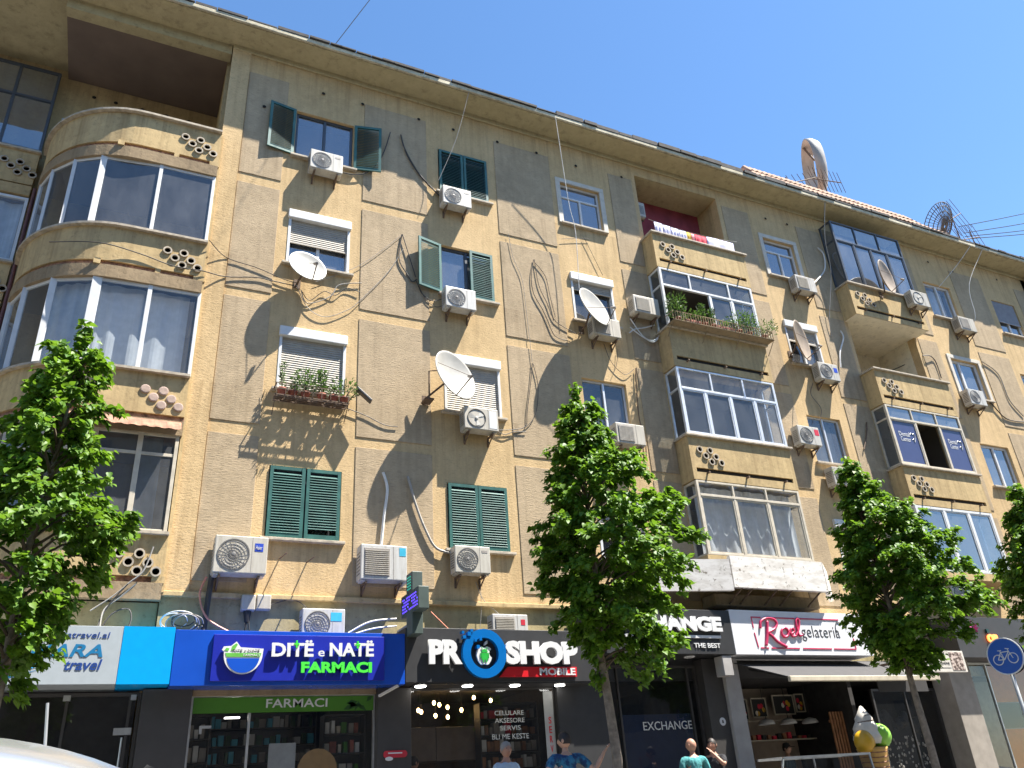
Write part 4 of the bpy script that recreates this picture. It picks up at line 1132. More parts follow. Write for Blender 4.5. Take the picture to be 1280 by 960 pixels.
for k, (lab, p, rr, mm) in enumerate([
    ("third strand beside the thick hose on the top grey panel", [(4.86, 16.46), (4.92, 16.1), (5.2, 15.55), (5.5, 15.1), (5.8, 14.85), (5.92, 14.8)], .010, 'cable'),
    ("thin wire slanting from the small dish to the hook beside the open green shutter", [(2.9, 11.5), (3.9, 12.2), (4.87, 13.3)], .006, 'cable_g'),
    ("thin cracked line of wire running down the middle grey panel", [(7.72, 14.1), (7.8, 13.4), (8.0, 12.8), (8.05, 12.0), (8.1, 10.4)], .006, 'cable_g'),
    ("thin wire dangling under the top middle window", [(10.0, 14.6), (10.2, 14.1), (10.45, 13.45)], .006, 'cable'),
    ("thin wire crossing under the top middle window", [(9.3, 14.35), (9.8, 14.5), (10.2, 14.6)], .006, 'cable'),
    ("wire hanging below the third-floor unit with the open shutter", [(5.25, 12.0), (5.35, 11.75), (5.6, 11.6), (5.85, 11.7)], .009, 'cable'),
    ("second wire hanging below the third-floor unit with the open shutter", [(5.2, 12.1), (5.45, 11.6), (5.7, 11.45), (5.9, 11.55)], .007, 'cable'),
    ("thin wires trailing under the steep dish", [(10.2, 11.3), (10.35, 10.8), (10.7, 10.5), (11.0, 10.7)], .007, 'cable'),
    ("short wire falling under the steep dish", [(10.6, 11.2), (10.5, 10.75), (10.35, 10.45)], .007, 'cable'),
    ("wire running from the exposed-fan unit to the hanging loop", [(7.0, 8.5), (7.25, 8.42), (7.5, 8.52), (7.8, 8.55)], .009, 'cable'),
    ("wire below the lowest unit beside the phone shop sign", [(6.4, 5.1), (6.55, 4.75), (6.9, 4.45), (7.1, 4.2)], .007, 'cable_g'),
    ("second wire below the lowest unit beside the phone shop sign", [(6.5, 5.1), (6.5, 4.6), (6.45, 4.2)], .006, 'cable_g'),
    ("thin wire looping between the junction boxes and the pharmacy sign", [(2.4, 4.5), (2.8, 4.62), (3.1, 4.45), (3.3, 4.0)], .007, 'cable'),
    ("wire dropping beside the blue-badged unit between the balconies", [(17.2, 11.3), (17.0, 10.9), (17.25, 10.5), (17.1, 10.1)], .008, 'cable')]):
    cable(lab, onwall(p), rr, mm, "wire")
# junction boxes
jb = thing("junction_box", "pair of beige junction boxes on the wall beside the large blue-badged unit", "junction box", (1.93, 0, 4.36))
MB().box(0, .235, -.16, -.001, .03, .30).build("box", M['acold'], jb, bev=.02)
MB().box(.25, .50, -.15, -.001, .05, .31).build("box", M['acold'], jb, bev=.02)
b = MB(); b.lathe([(.07, .03), (.05, -.10), (.04, -.16)], 10, 0, Matrix.Translation((.12, -.08, 0))); b.tube([(.12, -.08, -.1), (.1, -.1, -.3)], .02, 5); b.tube([(.14, -.08, -.1), (.17, -.12, -.3)], .012, 5); b.build("cable_gland", M['rubber'], jb)
# little wall lamp by the flower shelf
fl_ = thing("flood_lamp", "small black floodlight on a stalk at the end of the flower shelf", "lamp", (3.72, 0, 8.62))
b = MB(); b.tube([(0, 0, .1), (.12, -.25, .26)], .012, 6); b.build("stalk", M['bracket'], fl_)
b = MB(); b.bar((.10, -.28, .30), (.40, -.32, .02), .17, .05); b.build("head", M['black_sign'], fl_, bev=.01)

# ------------------------------------------------------------------ flower shelf, pots and plants
fs = thing("flower_shelf", "iron flower shelf hung under the closed roller shutter near the curved bay", "shelf", (2.2, 0, 8.52))
b = MB(); [b.box(-.02, 1.46, -.36+.07*q, -.335+.07*q, -.01, .01) for q in range(5)]
for z in (.12, .24): b.box(-.02, 1.46, -.37, -.36, z, z+.015)
for i in range(9): b.box(i*.178, i*.178+.010, -.372, -.358, .01, .25)
for x in (0, 1.44):
    b.box(x-.01, x+.01, -.36, -.03, .24, .255); b.bar((x, -.02, -.3), (x, -.34, -.01), .015)
b.build("rack", M['bracket'], fs)
pot_me = MB(); pot_me.lathe([(.001, 0), (.062, 0), (.085, .13), (.095, .13), (.095, .165), (.08, .165), (.075, .14), (.001, .14)], 14)
pot_me = pot_me.mesh("clay", [M['terracotta']], True)
def plant_mesh(kind, n, h, w, r):
    mb = MB()
    for k in range(n):
        a = r.uniform(0, 6.28); rad = w*math.sqrt(r.random()); z = h*r.uniform(.1, 1)
        if kind == 'spiky': rad *= .45
        c = Vector((rad*math.cos(a), rad*math.sin(a), z)); s = r.uniform(.02, .045)
        d = Vector((math.cos(a), math.sin(a), r.uniform(-.2, 1.2))).normalized(); u = d.cross(Vector((r.uniform(-1, 1), r.uniform(-1, 1), r.uniform(-1, 1)))).normalized()
        mb.add([c-u*s*.45, c+d*s*1.6-u*.002, c+u*s*.45, c-d*s*.3], [(0, 3, 2, 1)])
    for k in range(max(3, n//30)):
        a = r.uniform(0, 6.28); mb.tube([(0, 0, 0), (w*.4*math.cos(a), w*.4*math.sin(a), h*.55), (w*.7*math.cos(a), w*.7*math.sin(a), h*.95)], .005, 4)
    return mb
def potted(x, y, z, kind, n, h, w, label, group, sc_=1.0, tilt=0, box=None):
    t = thing("potted_plant", label, "potted plant", (x, y, z), rnd.uniform(0, 6), group)
    if box:
        b = MB(); b.box(-box/2, box/2, -.09, .09, 0, .15); b.build("trough", M['terracotta'], t, bev=.01); t.rotation_euler = (0, 0, 0)
    else: link("pot", pot_me, t)
    p = plant_mesh(kind, n, h, w, rnd).build("foliage", M['plant'], t, kind="stuff"); p.location = (0, 0, .14)
    t.scale = (sc_,)*3
    return t
G1 = "pots on the flower shelf"
potted(2.33, -.24, 8.54, 'spiky', 90, .62, .12, "leftmost pot on the flower shelf with a thin tall stem", G1)
potted(2.55, -.2, 8.54, 'spiky', 30, .2, .08, "nearly bare clay pot second from left on the flower shelf", G1)
potted(2.80, -.2, 8.54, 'bush', 520, .46, .30, "grey-green bushy pot in the middle of the flower shelf", G1)
potted(3.12, -.22, 8.54, 'spiky', 260, .58, .18, "bright green upright plant on the flower shelf", G1)
potted(3.36, -.22, 8.54, 'bush', 90, .22, .16, "low clay pot right of the upright plant", G1)
potted(3.58, -.2, 8.54, 'bush', 260, .36, .30, "dark leggy plant at the right end of the flower shelf", G1)
rb = thing("railing_basket", "cream iron flower basket along the parapet of the flowered balcony", "flower basket", (11.9, -.5, 11.86))
b = MB()
for z in (.06, .32): b.box(0, 3.35, -.335, -.32, z, z+.02)
for i in range(42): b.box(i*.081, i*.081+.014, -.338, -.318, .06, .33)
b.box(0, 3.35, -.33, -.0, .05, .058)
for x in (0, 1.1, 2.2, 3.33): b.box(x, x+.015, -.33, .0, .30, .315); b.bar((x, -.01, -.28), (x, -.32, .05), .014)
b.build("bars", M['beam'], rb)
G2 = "plants along the flowered balcony"
for k, (x, kind, n, h, w, lab, bx) in enumerate([
    (12.18, 'bush', 300, .62, .24, "tall yellow-green bush at the left end of the flowered balcony", None),
    (12.62, 'bush', 150, .20, .24, "low lime-green trailing plant on the flowered balcony", .5),
    (13.02, 'spiky', 120, .55, .16, "slim upright plant in the open window of the flowered balcony", None),
    (13.32, 'spiky', 130, .45, .16, "feathery plant beside the slim upright one on the flowered balcony", None),
    (13.66, 'bush', 60, .10, .2, "terracotta trough with sparse shoots in mid balcony", .6),
    (14.18, 'bush', 260, .42, .30, "dark green bushy plant right of the trough on the flowered balcony", None),
    (14.55, 'bush', 200, .50, .22, "tall loose plant before the right pane of the flowered balcony", None),
    (15.06, 'bush', 260, .32, .34, "dark spreading plant at the right corner of the flowered balcony", None)]):
    potted(x, -.68, 11.925, kind, int(n*1.7), h*1.15, w*1.15, lab, G2, box=bx)
# ------------------------------------------------------------------ laundry on the open top balcony
ln = MB(); ln.tube(sag((12.0, -.40, 15.50), (15.15, -.40, 15.52), .10), .006, 4)
o = ln.build("washing_line", M['cable_w'], None); o['label'] = "washing line across the open top balcony"; o['category'] = "washing line"
for k, (x0, x1, m, h, lab) in enumerate([
    (12.18, 12.46, 'cloth_white', .52, "white towel at the left end of the washing line"), (12.48, 12.72, 'cloth_white', .46, "white shirt second from left on the washing line"),
    (12.74, 13.0, 'cloth_white', .44, "lavender-white sheet third from left on the washing line"), (13.02, 13.26, 'cloth_white', .42, "white cloth left of the yellow piece of laundry"),
    (13.28, 13.42, 'cloth_yellow', .44, "yellow piece of laundry"), (13.44, 13.56, 'cloth_pink', .40, "pink piece of laundry between yellow and red"),
    (13.58, 13.98, 'cloth_red', .46, "red piece of laundry"), (14.0, 14.98, 'cloth_white', .52, "wide white sheet at the right end of the washing line")]):
    b = MB(); n = 10; xm = (x0+x1)/2-12.0; zt = 15.50-.30*4*(xm/3.15)*(1-xm/3.15)*.4
    rows = [(0, 0), (.35, .02), (.7, .03), (1, .02)]
    vs = []
    for t_, amp in rows:
        for i in range(n+1):
            vs.append((x0+(x1-x0)*i/n, -.40+amp*math.sin(i*1.5+k), zt-h*t_+.015*math.sin(i*.9+k)*t_))
    fs_ = [(r*(n+1)+i, r*(n+1)+i+1, (r+1)*(n+1)+i+1, (r+1)*(n+1)+i) for r in range(3) for i in range(n)]
    b.add(vs, fs_); o = b.build("laundry", M[m], None, smooth=True); o['label'] = lab; o['category'] = "laundry"; o['group'] = "laundry on the top balcony"
    s = o.modifiers.new("thick", 'SOLIDIFY'); s.thickness = .004
# ------------------------------------------------------------------ ground floor shopfronts (parts of the building)
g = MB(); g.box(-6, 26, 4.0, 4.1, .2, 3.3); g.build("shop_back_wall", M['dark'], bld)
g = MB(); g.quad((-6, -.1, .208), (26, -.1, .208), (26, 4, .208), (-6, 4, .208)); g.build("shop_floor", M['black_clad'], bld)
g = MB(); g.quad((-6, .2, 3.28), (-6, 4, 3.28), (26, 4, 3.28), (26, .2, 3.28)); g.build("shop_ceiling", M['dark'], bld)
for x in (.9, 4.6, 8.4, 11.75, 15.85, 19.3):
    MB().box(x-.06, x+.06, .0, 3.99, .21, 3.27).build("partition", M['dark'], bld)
def shopfront(x0, x1, z1, label, bars=(), y=-.15, frame='black_clad', gl='glass_shop', t=.05):
    f = MB(); frame_bars(f, x0, x1, .2, z1, y-.03, y+.04, t)
    for b in bars: f.box(b-.02, b+.02, y-.028, y+.038, .2+t, z1-t)
    s = f.build("shopfront", M[frame], bld)
    s['label'] = label
    e = [x0+t]+list(bars)+[x1-t]
    for k in range(len(e)-1): pane(e[k]+.02, e[k+1]-.02, .2+t, z1-t, y, M[gl], s)
    return s
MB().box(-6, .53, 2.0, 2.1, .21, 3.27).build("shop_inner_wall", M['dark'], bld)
MB().box(8.95, 11.88, -.06, .0, 3.2, 3.62).build("lintel", M['black_sign'], bld)
MB().box(12.28, 18.8, -.06, .0, 3.25, 3.62).build("lintel", M['awning'], bld)
MB().box(4.93, 8.0, -.06, .0, 3.08, 3.2).build("lintel", M['black_sign'], bld)
sf1 = shopfront(-6.0, .53, 3.05, "dark glass front of the travel agency", (-3.6, -.5, .38), y=-.2)
MB().box(.535, 1.265, -.42, -.02, .2, 3.08).build("pillar", M['black_clad'], bld, bev=.01)
g = MB(); g.box(.20, .45, -.24, -.17, 2.44, 2.54); g.box(-.56, -.46, -.24, -.17, 2.94, 3.02); g.box(.38, .46, -.24, -.17, 2.94, 3.02); g.build("glass_clamp", M['steel'], sf1, kind="stuff")
g = MB(); g.tube([(.33, -.27, 2.4), (.33, -.27, 1.2)], .016, 6); g.build("door_handle", M['steel'], sf1)
sf2 = shopfront(1.28, 4.31, 3.0, "pharmacy window under a green film strip", (2.2,), y=-.2, frame='steel', t=.03)
MB().box(1.31, 4.28, -.24, -.236, 2.72, 2.96).build("green_strip", M['fgreen'], sf2)
lettering("window_lettering", "FARMACI", 2.45, 3.47, 2.79, 2.93, -.241, M['film_w'], sf2, bold=.012)
g = MB()
for k, (x, z, a) in enumerate([(3.75, 2.74, .5), (3.85, 2.74, .9), (3.95, 2.72, 1.3), (4.05, 2.74, 1.8), (4.15, 2.72, 2.3), (4.0, 2.8, 2.8), (3.8, 2.84, .2), (4.15, 2.86, 1.0)]):
    dx, dz = .2*math.cos(a), .14*math.sin(a); nx, nz = -dz*.22, dx*.22
    zt = min(z+dz, 2.955)
    g.add([(x, -.243, z), (x+dx*.5+nx, -.243, min(z+dz*.5+nz, 2.955)), (min(x+dx, 4.27), -.243, zt), (x+dx*.5-nx, -.243, min(z+dz*.5-nz, 2.955))], [(0, 3, 2, 1)])
g.build("leaf_print", M['fgreen_d'], sf2)
MB().box(1.28, 4.31, -.3, -.14, 2.985, 3.08).build("shutter_housing", M['beam'], sf2)
g = MB(); g.box(1.44, 1.62, -.24, -.19, 2.5, 2.54); g.box(1.44, 1.48, -.24, -.19, 2.42, 2.5); g.build("glass_clamp", M['steel'], sf2)
MB().box(4.315, 4.925, -.38, -.02, .2, 3.07).build("pillar", M['black_clad'], bld, bev=.01)
sf3 = shopfront(4.93, 7.86, 3.07, "phone shop window with white lettering on the glass", (), y=-.2, t=.035)
for s, x0, x1, z0, z1 in (("CELULARE", 6.60, 7.20, 2.59, 2.67), ("AKSESORE", 6.60, 7.21, 2.46, 2.54), ("SERVIS", 6.70, 7.12, 2.33, 2.41), ("BLI ME KESTE", 6.53, 7.28, 2.18, 2.27)):
    lettering("window_lettering", s, x0, x1, z0, z1, -.206, M['film_w'], sf3)
MB().box(7.62, 7.82, -.236, -.23, .3, 3.0).build("grey_strip", M['galv'], sf3)
for k, c in enumerate("SERVIS"):
    lettering("window_lettering", c, 7.70, 7.76, 2.42-k*.165, 2.54-k*.165, -.237, M['sign_red'], sf3, bold=.01)
MB().box(7.865, 8.95, -.36, -.02, .2, 3.6).build("pillar", M['black_sign'], bld)
sf4 = shopfront(8.96, 11.38, 3.5, "dark exchange office front with a lettered glass", (9.4, 11.15), y=-.1)
MB().box(9.43, 11.12, -.075, -.07, .3, 2.55).build("window_film", M['film_b'], sf4)
lettering("window_lettering", "EXCHANGE", 9.9, 11.1, 2.25, 2.41, -.106, M['film_w'], sf4)
MB().box(11.39, 11.88, -.36, -.02, .2, 3.6).build("pillar", M['black_clad'], bld)
stk = MB(); stk.lathe([(.001, .003), (.075, .003), (.08, 0)], 20, 0, Matrix.Translation((11.70, -.363, 2.35)) @ Matrix.Rotation(math.pi/2, 4, 'X')); stk.prism([(11.68, 2.32), (11.72, 2.32), (11.715, 2.38), (11.685, 2.38)], -.369, -.3665, 1)
o = stk.build("sticker", [M['letter_w'], M['letter_k']], None); o['label'] = "round white sticker on the black pillar beside the exchange office"; o['category'] = "sticker"
MB().box(11.89, 12.28, -.45, .1, .2, 3.6).build("concrete_pillar", M['concrete'], bld, bev=.012)
MB().box(18.80, 19.60, -.45, .1, .2, 3.62).build("stone_pillar", M['beigepillar'], bld, bev=.012)
# gelateria interior
gi = MB(); gi.box(12.0, 15.79, 2.0, 2.1, .21, 3.27); gi.build("shop_inner_wall", M['beigewall'], bld)
# red badge on the cladding
t = thing("wall_badge", "small red rounded badge on the dark cladding right of the pharmacy", "badge", (4.42, -.385, 1.93))
b = MB(); b.prism([(.05+.05*math.cos(a), .07+.055*math.sin(a)) for a in [math.pi/2+i*.314 for i in range(11)]]+[(.37+.05*math.cos(a), .07+.055*math.sin(a)) for a in [-math.pi/2+i*.314 for i in range(11)]], -.02, 0); b.build("plate", M['red_badge'], t)
b = MB(); b.lathe([(.001, .026), (.05, .026), (.055, .015)], 14, 0, Matrix.Translation((.1, 0, .0)) @ Matrix.Rotation(math.pi/2, 4, 'X') @ Matrix.Diagonal((1.3, .6, 1, 1))); b.box(.08, .33, -.024, -.0205, .075, .095); b.build("print", M['letter_w'], t)

# ------------------------------------------------------------------ shop signs
SY = -.8
def sign(label, x0, x1, z0, z1, mat, y=SY, back=-.02, bev=.006):
    t = thing("shop_sign", label, "shop sign", ((x0+x1)/2, y, z0))
    o = MB().box(x0, x1, y, back, z0, z1).build("panel", M[mat], t, bev=bev)
    o.location = (-(x0+x1)/2, -y, -z0)
    return t
def onsign(t, o):
    o.location = (-t.location[0], -t.location[1], -t.location[2]); return o
ts = sign("silver grey and cyan travel agency sign partly behind the left tree", -6.0, .128, 3.10, 3.95, 'sign_grey')
onsign(ts, MB().box(.132, .876, SY-.004, -.02, 3.10, 3.955).build("cyan_panel", M['sign_cyan'], ts))
for s, a, b_, c, d, m, sh in (("SAMARA", -1.50, -.11, 3.49, 3.68, 'letter_t', .25), ("travel", -.60, -.10, 3.30, 3.46, 'letter_b', .22), ("www.samaratravel.al", -1.42, -.05, 3.77, 3.86, 'letter_b', .12)):
    onsign(ts, lettering("lettering", s, a, b_, c, d, SY-.001, M[m], ts, bold=.02 if s != "www.samaratravel.al" else .0, shear=sh, depth=.006))
b = MB()
for k in range(3): b.add([(-1.75+.02*k, SY-.004-k*.001, 3.16+.06*k), (-1.3, SY-.004-k*.001, 3.19+.05*k), (-.85, SY-.004-k*.001, 3.33+.05*k), (-1.25, SY-.004-k*.001, 3.23+.06*k)], [(0, 1, 2, 3)], k % 2)
onsign(ts, b.build("swoosh", [M['letter_t'], M['sign_cyan']], ts))

ps = sign("blue pharmacy sign with white and green letters and a leaf bowl emblem", .884, 4.672, 3.07, 3.92, 'sign_blue2')
onsign(ps, MB().box(1.46, 4.29, SY-.05, SY-.0005, 3.13, 3.85).build("inner_panel", M['sign_blue'], ps, bev=.006))
Y2 = SY-.051
def seg(ss, x0, x1, z0, z1, m, bold, y, depth):
    onsign(ps, lettering("lettering", ss, x0, x1, z0, z1, y, M[m], ps, bold=bold, depth=depth))
seg("DITË", 2.37, 3.05, 3.50, 3.765, 'letter_w', .03, Y2-.03, .035); seg("e", 3.13, 3.235, 3.505, 3.60, 'letter_w', .008, Y2-.03, .035); seg("NATË", 3.32, 4.08, 3.51, 3.775, 'letter_w', .03, Y2-.03, .035)
seg("FARMACI", 2.86, 4.05, 3.245, 3.42, 'letter_g', .045, Y2-.03, .035)
b = MB()
for x in (2.765, 3.795): b.box(x-.04, x+.04, Y2-.085, Y2-.03, 3.685, 3.712); b.box(x-.013, x+.013, Y2-.084, Y2-.031, 3.64, 3.755)
onsign(ps, b.build("green_cross", M['letter_g'], ps))
# bowl emblem: white outline, text band, blue half
cx, cz = 1.93, 3.53
def arc(cx, cz, r, a0, a1, n=20): return [(cx+r*math.cos(a0+(a1-a0)*i/n), cz+r*math.sin(a0+(a1-a0)*i/n)) for i in range(n+1)]
b = MB()
b.prism(arc(cx, cz, .30, math.pi*1.0, math.pi*2, 24)+[(cx+.31, cz+.09), (cx-.05, cz+.11), (cx-.12, cz+.20), (cx-.20, cz+.13), (cx-.31, cz+.12), (cx-.335, cz+.07), (cx-.30, cz+.04)], Y2-.055, Y2-.02, 0)
b.prism(arc(cx, cz-.03, .255, math.pi*1.04, math.pi*1.96, 20), Y2-.060, Y2-.0555, 1)
b.prism([(cx-.26, cz-.04), (cx+.26, cz-.04), (cx+.28, cz+.02), (cx-.28, cz+.02)], Y2-.0605, Y2-.0556, 2)
b.prism([(cx-.20, cz+.05), (cx-.14, cz+.07), (cx-.10, cz+.15), (cx-.12, cz+.17), (cx-.18, cz+.13)], Y2-.0606, Y2-.0557, 2)
b.prism([(cx-.30, cz+.06), (cx-.24, cz+.05), (cx-.22, cz+.09), (cx-.27, cz+.10)], Y2-.0607, Y2-.0558, 2)
onsign(ps, b.build("emblem", [M['letter_w'], M['sign_blue2'], plain("emblem_green", (.12, .42, .06), .4)], ps))
onsign(ps, lettering("lettering", "DITË e NATË", cx-.17, cx+.25, cz+.035, cz+.085, Y2-.0605, M['letter_k'], ps))
onsign(ps, lettering("lettering", "FARMACI", cx+.0, cx+.25, cz-.03, cz+.008, Y2-.0611, M['letter_w'], ps))

pr = sign("black phone shop sign with white letters around a big blue ring", 4.682, 8.42, 3.10, 4.03, 'black_sign')
for s, a, b_ in (("PR", 5.08, 5.71), ("SHOP", 6.57, 8.09)):
    onsign(pr, lettering("lettering", s, a, b_, 3.39, 3.81, SY-.06, M['letter_w'], pr, bold=.058, depth=.06))
b = MB(); b.lathe([(.275, -.12), (.43, -.12), (.43, -.02), (.275, -.02), (.275, -.12)], 40, 0, Matrix.Translation((6.15, SY, 3.58)) @ Matrix.Rotation(-math.pi/2, 4, 'X') @ Matrix.Diagonal((1, 1, 1, 1)))
ringo = onsign(pr, b.build("ring", M['ring_blue'], pr))
b = MB()
for dx, dz, s in ((-.33, .30, .07), (-.42, .25, .06), (-.27, .37, .05), (-.44, .34, .045), (-.20, .20, .05), (-.16, .08, .06), (-.1, .22, .05)):
    b.box(6.15+dx, 6.15+dx+s, SY-.135, SY-.03, 3.58+dz, 3.58+dz+s)
onsign(pr, b.build("square_fragment", M['ring_blue'], pr, kind="stuff"))
b = MB(); ax, az, k = 6.16, 3.56, .165
ap = [(-.12, .80), (-.35, .88), (-.70, .78), (-.95, .40), (-.98, -.1), (-.82, -.6), (-.5, -1.0), (-.28, -1.05), (0, -.96), (.28, -1.05), (.5, -1.0), (.78, -.65), (.92, -.32), (.70, -.12), (.60, .15), (.68, .42), (.88, .62), (.62, .82), (.30, .88), (.08, .80), (0, .72)]
ap = ap[::-1]
b.prism([(ax+p*k*.95, az+q*k) for p, q in ap][::-1], SY-.075, SY-.03)
b.prism([(ax+.0*k, az+1.0*k), (ax+.12*k, az+1.0*k), (ax+.42*k, az+1.2*k), (ax+.44*k, az+1.55*k), (ax+.12*k, az+1.36*k)], SY-.075, SY-.03)
onsign(pr, b.build("fruit_emblem", M['letter_w'], pr))
b = MB(); y0, y1 = SY-.09, SY-.0755
b.box(ax-.06, ax+.06, y0, y1, az-.09, az+.03)
b.prism(arc(ax, az+.04, .06, 0, math.pi, 10), y0, y1)
b.box(ax-.085, ax-.068, y0, y1, az-.06, az+.03); b.box(ax+.068, ax+.085, y0, y1, az-.06, az+.03)
b.box(ax-.04, ax-.018, y0, y1, az-.135, az-.09); b.box(ax+.018, ax+.04, y0, y1, az-.135, az-.09)
b.bar((ax-.035, y0+.005, az+.08), (ax-.055, y0+.005, az+.125), .01); b.bar((ax+.035, y0+.005, az+.08), (ax+.055, y0+.005, az+.125), .01)
onsign(pr, b.build("robot_emblem", M['robot'], pr))
b = MB(); b.prism([(6.46, 3.18), (8.06, 3.18), (8.07, 3.355), (6.62, 3.355)], SY-.05, SY-.0005)
onsign(pr, b.build("red_band", M['sign_red'], pr))
onsign(pr, lettering("lettering", "MOBILE", 7.27, 8.03, 3.205, 3.335, SY-.051, M['letter_w'], pr, bold=.03, depth=.012))

MB().box(8.425, 8.80, -.7, -.02, 3.3, 4.4).build("sign_backboard", M['black_sign'], bld)
ex = sign("black exchange office sign with thick white letters and a white line", 8.81, 12.0, 3.62, 4.53, 'black_sign')
onsign(ex, lettering("lettering", "EXCHANGE", 8.95, 11.70, 4.07, 4.38, SY-.02, M['letter_w'], ex, bold=.06, depth=.05))
onsign(ex, MB().box(8.86, 11.65, SY-.03, SY-.0005, 3.94, 3.995).build("white_line", M['letter_w'], ex))
onsign(ex, lettering("lettering", "THE BEST", 10.93, 11.61, 3.745, 3.84, SY-.005, M['letter_w'], ex, bold=.015, depth=.015))
MB().box(11.63, 11.87, -.78, -.5, 3.2, 3.60).build("meter_box", M['concrete'], bld, bev=.01)

ro = sign("white gelateria sign with crimson script and a broken crimson frame", 12.004, 16.02, 3.62, 4.56, 'sign_white')
def stroke(pts, r):
    P = smooth_path([(12.80+p*1.2, SY-.02, 3.80+q*.60) for p, q in pts], 6); return P, r
b = MB()
for pts, r in (
    ([(.17, .88), (.13, .55), (.09, .28), (.04, .02)], .034), ([(-.02, .62), (.02, .86), (.16, .99), (.32, .97), (.39, .82), (.33, .64), (.20, .52), (.10, .47)], .028),
    ([(.12, .48), (.22, .36), (.34, .14), (.52, -.02)], .030), ([(.56, .66), (.48, .58), (.46, .44), (.51, .33), (.59, .37), (.63, .50), (.61, .62), (.56, .66)], .026),
    ([(.63, .52), (.70, .46), (.77, .54), (.76, .64), (.70, .62), (.675, .48), (.71, .36), (.80, .38)], .024), ([(.80, .38), (.90, .66), (.94, .92), (.91, 1.02), (.86, .88), (.855, .60), (.88, .40), (.96, .42)], .026)):
    P, r = stroke(pts, r); b.tube(P, r, 6)
onsign(ro, b.build("script_lettering", M['letter_r'], ro, smooth=True))
onsign(ro, lettering("lettering", "gelateria", 13.95, 15.10, 3.93, 4.26, SY-.001, M['letter_k'], ro, bold=-.012, depth=.006))
b = MB(); yb = SY-.012
for x0, x1, z in ((12.58, 12.85, 4.41), (12.95, 13.83, 4.41), (13.93, 15.15, 4.41), (12.70, 12.92, 3.76), (13.0, 13.80, 3.76), (13.9, 14.75, 3.76), (14.82, 15.50, 3.76)):
    b.box(x0, x1, yb, SY-.0005, z-.012, z+.012)
b.bar((12.59, SY-.006, 4.41), (12.60, SY-.006, 4.18), .022, .011, upv=(0, 1, 0)); b.bar((12.60, SY-.006, 4.08), (12.64, SY-.006, 3.77), .022, .011, upv=(0, 1, 0)); b.bar((15.5, SY-.006, 3.76), (15.49, SY-.006, 4.0), .022, .011, upv=(0, 1, 0))
onsign(ro, b.build("broken_frame", M['letter_r'], ro))
b = MB(); b.tube(smooth_path([(15.0, SY-.01, 4.10), (15.02, SY-.01, 4.28), (15.10, SY-.01, 4.36), (15.2, SY-.01, 4.33), (15.28, SY-.01, 4.38), (15.36, SY-.01, 4.30), (15.33, SY-.01, 4.2)], 5), .008, 5); onsign(ro, b.build("cone_line", M['letter_k'], ro))

pk = sign("cream hairdresser sign with dark letters and a hair photo at its right end", 16.2, 18.52, 3.20, 3.68, 'cone_w', y=-1.2, back=-1.1)
onsign(pk, lettering("lettering", "PARUKERI", 16.5, 17.78, 3.47, 3.64, -1.203, M['letter_k'], pk, bold=.01))
onsign(pk, lettering("lettering", "PRERJE - KREHJE - LYERJE - THONJ", 16.5, 17.95, 3.365, 3.425, -1.203, M['letter_k'], pk, bold=.005))
onsign(pk, MB().box(16.9, 17.98, -1.204, -1.2005, 3.29, 3.30).build("rule_line", M['letter_k'], pk))
onsign(pk, MB().box(18.02, 18.45, -1.206, -1.2005, 3.24, 3.65).build("photo_print", cloth("hair_print", (.55, .45, .40), (.08, .05, .04), 16), pk))
b = MB(); b.box(16.3, 16.35, -1.1, -.03, 3.4, 3.45); b.box(18.4, 18.45, -1.1, -.46, 3.4, 3.45); onsign(pk, b.build("bracket", M['bracket'], pk))
op = sign("dark fascia of the corner shop with glowing orange letters", 19.0, 26.0, 3.60, 4.60, 'black_clad')
onsign(op, lettering("lettering", "OP", 20.12, 20.50, 3.97, 4.17, SY-.01, M['letter_o'], op, bold=.04, depth=.04))
b = MB(); b.box(20.15, 20.24, SY-.05, SY-.0005, 4.2, 4.3); onsign(op, b.build("emblem", M['dkgreen'], op))
# black soffits below the signs
MB().box(4.93, 8.42, -.78, -.24, 3.075, 3.098).build("sign_soffit", M['black_sign'], bld)
for k, x in enumerate((5.05, 5.95, 6.9, 7.85)):
    b = MB(); b.lathe([(.001, 0), (.09, 0), (.10, .012), (.10, .02)], 18); o = b.build("downlight", M['tube'], None); o.location = (x, -.52, 3.055)
    o['label'] = ["round ceiling light at the left end under the phone shop sign", "round ceiling light second from left under the phone shop sign", "round ceiling light third from left under the phone shop sign", "round ceiling light at the right end under the phone shop sign"][k]; o['category'] = "ceiling light"; o['group'] = "lights under the phone shop sign"
b = MB(); b.lathe([(.001, 0), (.11, 0), (.12, .012), (.12, .02)], 18); o = b.build("downlight", M['letter_w'], None); o.location = (11.0, -.5, 3.598); o['label'] = "round ceiling light under the exchange office sign"; o['category'] = "ceiling light"

# pharmacy cross, standing square to the wall
pc = thing("pharmacy_cross", "dark pharmacy cross with violet display dots hanging beside the blue sign", "pharmacy cross", (4.80, -.8, 3.9))
b = MB(); pts = [(-.17, -.04), (-.47, -.04+.40), (-.47, -.04+.40)]
X0, X1 = -.10, .10
def crossbox(y0, y1, z0, z1): b.box(X0, X1, y0, y1, z0, z1)
crossbox(-.33, .0, -.04, 1.06); crossbox(-.66, -.331, .33, .72); crossbox(.001, .30, .33, .72)
b.build("case", M['cross'], pc, bev=.012)
b = MB()
for i in range(12):
    for j in range(5):
        if rnd.random() < .85: b.box(X0-.006, X0-.001, -.62+i*.072, -.592+i*.072, .40+j*.055, .425+j*.055)
b.build("display_dots", M['led'], pc, kind="stuff")
b = MB()
for j in range(5):
    for i in range(3): b.box(X0-.006, X0-.001, -.25+i*.07, -.225+i*.07, .76+j*.052, .78+j*.052)
